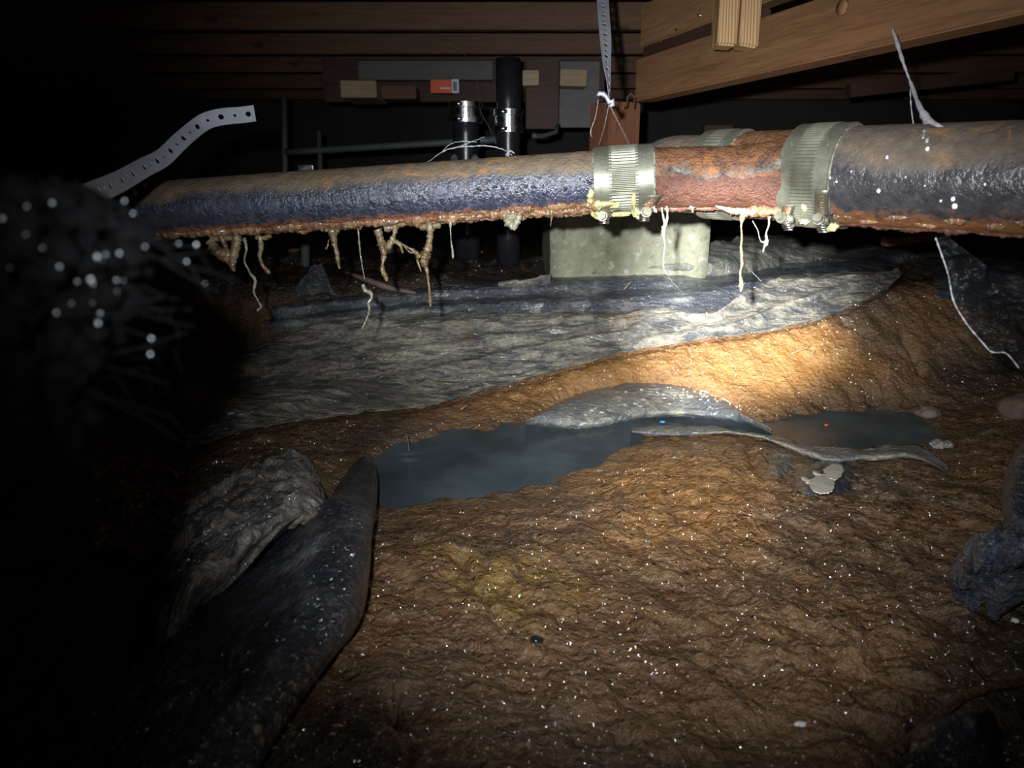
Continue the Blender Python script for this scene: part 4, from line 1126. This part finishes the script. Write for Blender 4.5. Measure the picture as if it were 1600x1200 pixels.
slime('long crooked pale thread of slime just right of the ragged curtain', [[(382, 372, 3), (385, 388, 2.2), (382, 405, 1.4), (390, 425, 1.6), (398, 437, 2.6), (397, 455, 1.6), (403, 470, 1.6), (408, 479, 2.2), (401, 486, 2)]], 'slime_pale', None, 2)
slime('stubby brown drip with a hooked tip at left', [[(406, 370, 5), (408, 388, 4.2), (406, 402, 3), (411, 415, 3), (418, 424, 4), (421, 427, 2)], [(400, 371, 3), (412, 372, 4), (424, 368, 3)]], 'slime', None, 3)
slime('medium brown drip tapering from a broad root, second of the large drips', [[(519, 360, 8), (521, 372, 6), (524, 385, 4), (527, 400, 3.4), (529, 415, 2.4), (531, 420, 1.5)], [(508, 359, 4), (520, 362, 6), (530, 358, 4)], [(514, 374, .8), (511, 388, 1), (509, 387, 2)]], 'slime', None, 4)
slime('very thin straight thread between two brown drips', [[(559, 358, 1.5), (561, 375, 1.6), (563, 395, 1.1), (566, 415, .8), (569, 436, .7)]], 'slime_pale', None, 5)
slime('twisted pale clot hanging low in front of the plastic strip', [[(567, 445, 3), (571, 454, 3.5), (579, 458, 3), (580, 466, 2.5), (575, 474, 2), (577, 485, 1.4), (572, 500, 1.3), (566, 514, 1)]], 'slime_pale', None, 6)
slime('thick brown drip with a round bulb and a small window at its root', [[(590, 358, 8), (594, 372, 6), (598, 386, 7), (600, 398, 4.5), (598, 412, 2.6), (598, 424, 4), (603, 434, 3.6), (604, 439, 1.6)], [(618, 354, 6), (616, 366, 3.4), (611, 378, 5), (604, 388, 5)], [(600, 357, 6), (618, 355, 5)], [(612, 376, 4), (623, 380, 3.5), (628, 390, 2.2), (629, 396, 1)]], 'slime', None, 7)
slime('largest forked slime with a long tail reaching furthest down', [[(672, 352, 8), (672, 368, 5), (670, 382, 5), (666, 396, 8), (663, 408, 6), (667, 424, 2.6), (670, 445, 2), (672, 468, 2.4), (673, 479, 1.6)], [(628, 381, 1.2), (638, 387, 1.6), (648, 393, 3), (656, 402, 6)], [(656, 356, 4), (672, 353, 6), (688, 352, 4)], [(652, 406, 1.8), (655, 416, 2), (658, 424, 1)], [(630, 383, 1), (640, 394, 1), (650, 395, 1)]], 'slime', None, 8)
slime('thin short thread with a bead end right of the forked slime', [[(704, 346, 3), (704, 360, 1.1), (705, 378, .9), (707, 392, 1.8), (708, 404, 1.2)]], 'slime_pale', None, 9)
slime('blunt wet lump under the middle of the small pipe', [[(788, 336, 4), (794, 345, 7), (800, 353, 6), (806, 358, 3)], [(812, 336, 4), (808, 346, 6), (803, 356, 4)], [(798, 334, 8), (800, 346, 10)]], 'slime_pale', None, 10, .6)
slime('tiny pointed drip left of the ribbed coupling', [[(861, 330, 4), (862, 338, 2), (861, 346, 1), (860, 354, .6)], [(852, 331, 2), (872, 329, 2)]], 'slime', None, 11)
slime('shredded pale strand in front of the right half of the footing', [[(1034, 324, 2), (1036, 336, 1.4), (1038, 350, 2.6), (1036, 366, 3), (1039, 380, 1.4), (1037, 400, 1), (1037, 420, .7), (1044, 430, .7)], [(1042, 322, 2.5), (1043, 336, 1.6), (1040, 352, 2.2), (1036, 368, 1.6)], [(1020, 322, 4), (1024, 329, 3), (1027, 332, 1)]], 'slime_pale', .90, 12, .5)
slime('long olive strand ending in a bulb over the bright plastic', [[(1162, 325, 6), (1160, 338, 5), (1158, 352, 1.5), (1159, 372, 1.7), (1158, 392, 2.2), (1159, 410, 2.4), (1157, 425, 1.6), (1158, 440, 3.2), (1158, 450, 3), (1157, 456, 1)], [(1150, 328, 3), (1164, 336, 4), (1172, 332, 2)]], 'slime', .89, 13)
slime('knotted pale strand left of the wide coupling', [[(1202, 338, 3), (1201, 352, 1.2), (1198, 366, 1.6), (1197, 378, 3), (1194, 386, 1.6), (1193, 394, 1)], [(1176, 345, .7), (1184, 360, .6), (1189, 377, 1), (1197, 378, 2)]], 'slime_pale', .87, 14)
slime('small white forked crumb under the rusty fitting', [[(1078, 322, 2), (1082, 326, 2), (1082, 332, 1.4)], [(1086, 324, 1.2), (1082, 327, 1.5)]], 'slime_pale', .89, 15)
slime('pale flap of peeled scale under the rusty fitting', [[(1118, 322, 2), (1132, 326, 4), (1148, 330, 5), (1166, 330, 5), (1180, 334, 3)]], 'slime_pale', .885, 16)

# ------------------------------------------------------------------ cobwebs
def web(lab, strands, mat='thread', cat='cobweb'):
    parts = []
    for s in strands:
        q = catmull([(a, b, d, r) for a, b, d, r in s], 60 if mat != 'web' else 30)
        if mat != 'web': q[:, 1] += [1.6 * mnoise.noise(Vector((i * .35, len(s), 4))) for i in range(len(q))]
        parts.append(tube_data([P(a, b, d) for a, b, d, r in q], [max(.15, r) / F * (1.0 if mat == 'web' else .62) * (1 + .9 * mnoise.noise(Vector((i * 1.3, r * 9 + a * .01, 0)))) for i, (a, b, d, r) in enumerate(q)], 6))
    v, f = join(parts); o = mesh_obj('cobweb', v, f, M[mat]); tag(o, lab, cat); return o
web('thick grey cobweb rope stretched from the brown board to the top of the largest pipe', [[(1393, 42, .95, .6), (1400, 62, .93, 2.6), (1412, 100, .9, 2.0), (1425, 135, .87, 2.4), (1436, 165, .82, 4), (1450, 188, .79, 6), (1466, 200, .765, 6), (1482, 206, .755, 3)],
     [(1443, 180, .81, 3), (1446, 195, .785, 3.5), (1442, 216, .75, 2)], [(1422, 140, .86, .8), (1424, 170, .84, .8), (1428, 200, .82, .6)], [(1450, 190, .79, 3), (1454, 208, .765, 2), (1448, 222, .75, 2)]], 'web')
arch = [[(650, 262, .97, .7), (670, 252, .98, .9), (690, 238, 1.0, 1.5), (705, 232, 1.0, 1.6), (730, 229, 1.0, 1.4), (760, 228, 1.0, 1.8), (785, 233, 1.0, 1.3), (800, 243, .98, 1)],
        [(690, 238, 1.0, 1), (704, 225, 1.0, .8), (722, 221, 1.0, 1), (745, 222, 1.0, 1)], [(700, 233, 1.0, .6), (720, 228, 1.0, 1.1), (738, 221, 1.0, .7), (757, 214, 1.0, .6)],
        [(790, 243, .98, 1.4), (797, 236, .98, 2), (804, 240, .98, 1)]]
web('arched dusty cobweb spanning the top of the small pipe below the chrome couplings', arch)
web('long faint cobweb thread slanting past the short black pipe', [[(690, 70, 1.9, .6), (708, 72, 1.9, .5), (740, 105, 1.85, .4), (750, 170, 1.7, .6), (765, 200, 1.6, 1.6), (775, 225, 1.4, .7)]])
web('hair-thin threads fanning from the strap end down to the coupling', [[(951, 165, 1.0, .9), (945, 195, .99, .6), (936, 226, .96, .5)], [(953, 165, 1.0, .9), (968, 195, .99, .7), (984, 228, .95, .5)], [(935, 155, 1.0, 1), (931, 180, 1.0, .8), (923, 205, 1.0, 1.2), (925, 214, 1.0, .6)]])
web('hair-thin cobweb thread at the lower right corner of the footing', [[(1037, 415, 1.5, .5), (1050, 440, 1.5, .5), (1070, 460, 1.5, .4)]])
web('hair-thin cobweb thread right of the long olive strand', [[(1170, 420, 1.3, .6), (1190, 440, 1.3, .4)]])

# ------------------------------------------------------------------ perforated straps
def strap(pathpts, hole_big, hole_small, pitch, lab, thick=.0009):
    """pathpts: (center Vector, side Vector (half width))"""
    C_ = catmull([tuple(c) + tuple(s) for c, s in pathpts], 200)
    Ls = np.concatenate([[0], np.cumsum(np.linalg.norm(np.diff(C_[:, :3], axis=0), axis=1))])
    def at(s, w):
        s = min(max(s, 0), Ls[-1] - 1e-6)
        r = np.array([np.interp(s, Ls, C_[:, k]) for k in range(6)])
        return Vector(r[:3]) + Vector(r[3:]) * w
    ncell = int(Ls[-1] / pitch); V = []; Fc = []
    hw0 = Vector(C_[0, 3:]).length
    for c in range(ncell):
        s0, s1 = c * pitch, (c + 1) * pitch; sc = (s0 + s1) / 2
        R = hole_big if c % 2 == 0 else hole_small
        m_ = 16; o0 = len(V)
        for k in range(m_):
            a = 2 * math.pi * k / m_
            ca, sa = math.cos(a), math.sin(a); mx = max(abs(ca), abs(sa))
            V.append(at(sc + ca / mx * pitch / 2, sa / mx))
        for k in range(m_):
            a = 2 * math.pi * k / m_
            V.append(at(sc + math.cos(a) * R, math.sin(a) * R / hw0))
        for k in range(m_):
            k2 = (k + 1) % m_
            Fc.append((o0 + k, o0 + k2, o0 + m_ + k2, o0 + m_ + k))
    o = mesh_obj('hanger_strap', V, Fc, M['galv'], None, False)
    bm = bmesh.new(); bm.from_mesh(o.data); bmesh.ops.remove_doubles(bm, verts=bm.verts, dist=.0001); bm.to_mesh(o.data); bm.free()
    sm = o.modifiers.new('thickness', 'SOLIDIFY'); sm.thickness = thick; sm.offset = 0
    tag(o, lab, 'strap'); return o
def sv(px, py, d, ang, halfw, tilt=0.0):
    """side vector in the picture plane rotated by ang (deg, 0 = right), tilted back by tilt"""
    a = math.radians(ang); v = CX * math.cos(a) + CU * math.sin(a)
    v = v * math.cos(math.radians(tilt)) + CF * math.sin(math.radians(tilt))
    return (P(px, py, d), Vector(v) * halfw)
strap([sv(937, -60, 1.22, 0, .0095), sv(941, -10, 1.18, 0, .0095), sv(943, 20, 1.14, 0, .0095, 10), sv(946, 60, 1.09, 0, .0093, 20), sv(948, 100, 1.05, 2, .0090, 45), sv(951, 130, 1.03, 4, .0088, 66), sv(952, 160, 1.01, 5, .0085, 80)],
      .0040, .0028, .0150, 'perforated steel strap hanging vertically from the joists and twisting above the ribbed coupling')
strap([sv(398, 177, .86, 100, .0094), sv(375, 180, .85, 105, .0094), sv(350, 182, .84, 108, .0096), sv(325, 188, .83, 118, .0096), sv(307, 199, .82, 125, .0098), sv(280, 222, .79, 133, .0098), sv(255, 246, .76, 128, .0098), sv(225, 262, .72, 122, .0098), sv(188, 283, .66, 118, .0098), sv(150, 300, .60, 115, .0098), sv(110, 318, .52, 112, .0098)],
      .0032, .0018, .0158, 'bent perforated steel strap reaching up out of the darkness at left')
o = tube('strap_knot', [P(934, 150, 1.0), P(936, 146, 1.0), P(943, 147, 1.0), P(948, 152, 1.0), P(952, 160, 1.0), P(957, 158, 1.0), P(958, 164, 1.0), P(952, 166, 1.0)], [.002, .003, .0035, .003, .0035, .004, .003, .002], M['galv'], None, 10)
tag(o, 'pale knot of twisted wire at the lower tip of the hanging strap', 'wire')

# ------------------------------------------------------------------ straw and small litter on the sheet
for k, (x0, y0, x1, y1, h) in enumerate(((1237, 553, 1262, 545, .05), (1268, 552, 1274, 549, .05), (1303, 546, 1330, 552, .05), (975, 452, 990, 438, .05), (720, 640, 735, 632, .02), (905, 628, 925, 624, .02))):
    w = ground_pt([x0, x1], [y0, y1], h)
    o = tube('straw', [Vector(w[0]), (Vector(w[0]) + Vector(w[1])) / 2 + Vector((0, 0, .002)), Vector(w[1])], .0008, M['lumber'], None, 6)
    tag(o, ('pale straw on the clay bank, farthest left of three', 'shortest pale straw on the clay bank', 'pale straw on the clay bank, farthest right of three', 'straw leaning on the plastic strip before the footing', 'straw at the lower edge of the broad grey sheet', 'straw beside the rounded hump')[k], 'straw', 'loose straws')

# ------------------------------------------------------------------ wet fibrous debris close by at the left
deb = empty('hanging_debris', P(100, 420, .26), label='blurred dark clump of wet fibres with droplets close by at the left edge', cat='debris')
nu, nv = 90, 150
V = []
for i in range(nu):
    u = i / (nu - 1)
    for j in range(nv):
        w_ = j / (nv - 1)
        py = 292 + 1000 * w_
        right = float(np.interp(w_, [0, .04, .10, .18, .27, .45, .75, 1], [110, 205, 235, 205, 150, 125, 115, 105]))  # lower rim extended and shaped to block the torch and shade the left
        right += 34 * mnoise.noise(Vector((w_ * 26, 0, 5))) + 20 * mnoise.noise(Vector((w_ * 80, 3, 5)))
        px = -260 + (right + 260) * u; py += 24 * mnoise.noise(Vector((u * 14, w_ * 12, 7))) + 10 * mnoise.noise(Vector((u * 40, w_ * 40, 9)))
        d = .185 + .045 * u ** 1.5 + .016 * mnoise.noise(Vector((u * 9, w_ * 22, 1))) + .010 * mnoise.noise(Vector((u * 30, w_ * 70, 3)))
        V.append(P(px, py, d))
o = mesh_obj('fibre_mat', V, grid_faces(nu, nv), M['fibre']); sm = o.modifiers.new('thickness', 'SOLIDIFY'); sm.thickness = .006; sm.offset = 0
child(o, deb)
# loose fibres fraying from the rim
parts = []
for k in range(26):
    j = random.randrange(0, nv // 3); p0 = V[(nu - 1) * nv + j]
    v1 = Vector((random.uniform(.004, .022), random.uniform(-.004, .02), random.uniform(-.014, .008)))
    v2 = v1 + Vector((random.uniform(-.004, .010), 0, random.uniform(-.012, .004)))
    parts.append(tube_data([p0 - v1 * .3, p0 + v1 * .5, p0 + v1, p0 + v2], [.0005, .0005, .0004, .0002], 5))
v, f = join(parts); o = mesh_obj('loose_fibres', v, f, M['fibre']); child(o, deb); o['kind'] = 'stuff'
parts = []
for k in range(100):
    w_ = min(.24, abs(random.gauss(.09, .07))); i = int((nu - 1) * min(1, random.random() ** .6 * 1.0)); j = int(w_ * (nv - 1)); p = V[i * nv + j]
    r0 = random.uniform(.00015, .00055)
    if random.random() < .35: p = p + Vector((random.uniform(0, .03), 0, random.uniform(-.008, .004)))
    p = p + (Vector(CC) - p).normalized() * .0042
    pts = [p + Vector((0, 0, -r0)), p + Vector((0, 0, -r0 * .6)), p, p + Vector((0, 0, r0 * .7)), p + Vector((0, 0, r0 * 1.1))]
    parts.append(tube_data(pts, [r0 * .3, r0 * .85, r0, r0 * .7, r0 * .2], 8))
v, f = join(parts); o = mesh_obj('water_beads', v, f, M['drop']); child(o, deb); o['kind'] = 'stuff'

# ------------------------------------------------------------------ torn clear film hanging at the right
fr = empty('hanging_film', P(1530, 480, .62), label='torn clear plastic film with a bright frayed edge hanging below the largest pipe at right', cat='plastic film')
edge_ = [(1462, 372), (1472, 400), (1482, 430), (1490, 470), (1510, 505), (1535, 535), (1550, 550), (1572, 552), (1592, 575)]
top_ = [(1480, 368), (1510, 372), (1540, 375), (1565, 380), (1590, 384), (1615, 388), (1640, 390), (1660, 395), (1680, 400)]
e = catmull(edge_, 60); tp = catmull(top_, 60); V = []
for i in range(60):
    for j in range(30):
        w_ = j / 29
        q = e[i] * (1 - w_) + (tp[i] + np.array([0, (e[i][1] - 372) * .55])) * w_
        d = .66 + .02 * mnoise.noise(Vector((q[0] * .02, q[1] * .05, 0))) + .008 * mnoise.noise(Vector((q[0] * .07, q[1] * .12, 4)))
        V.append(P(q[0], q[1], d))
o = mesh_obj('film_panel', V, grid_faces(60, 30), M['film']); sm = o.modifiers.new('thickness', 'SOLIDIFY'); sm.thickness = .0006; child(o, fr)
pts = [V[i * 30] for i in range(0, 60)]
o = tube('film_edge', pts, [.0007 + .0006 * abs(mnoise.noise(Vector((i * .5, 0, 0)))) for i in range(60)], M['thread'], None, 6); child(o, fr)
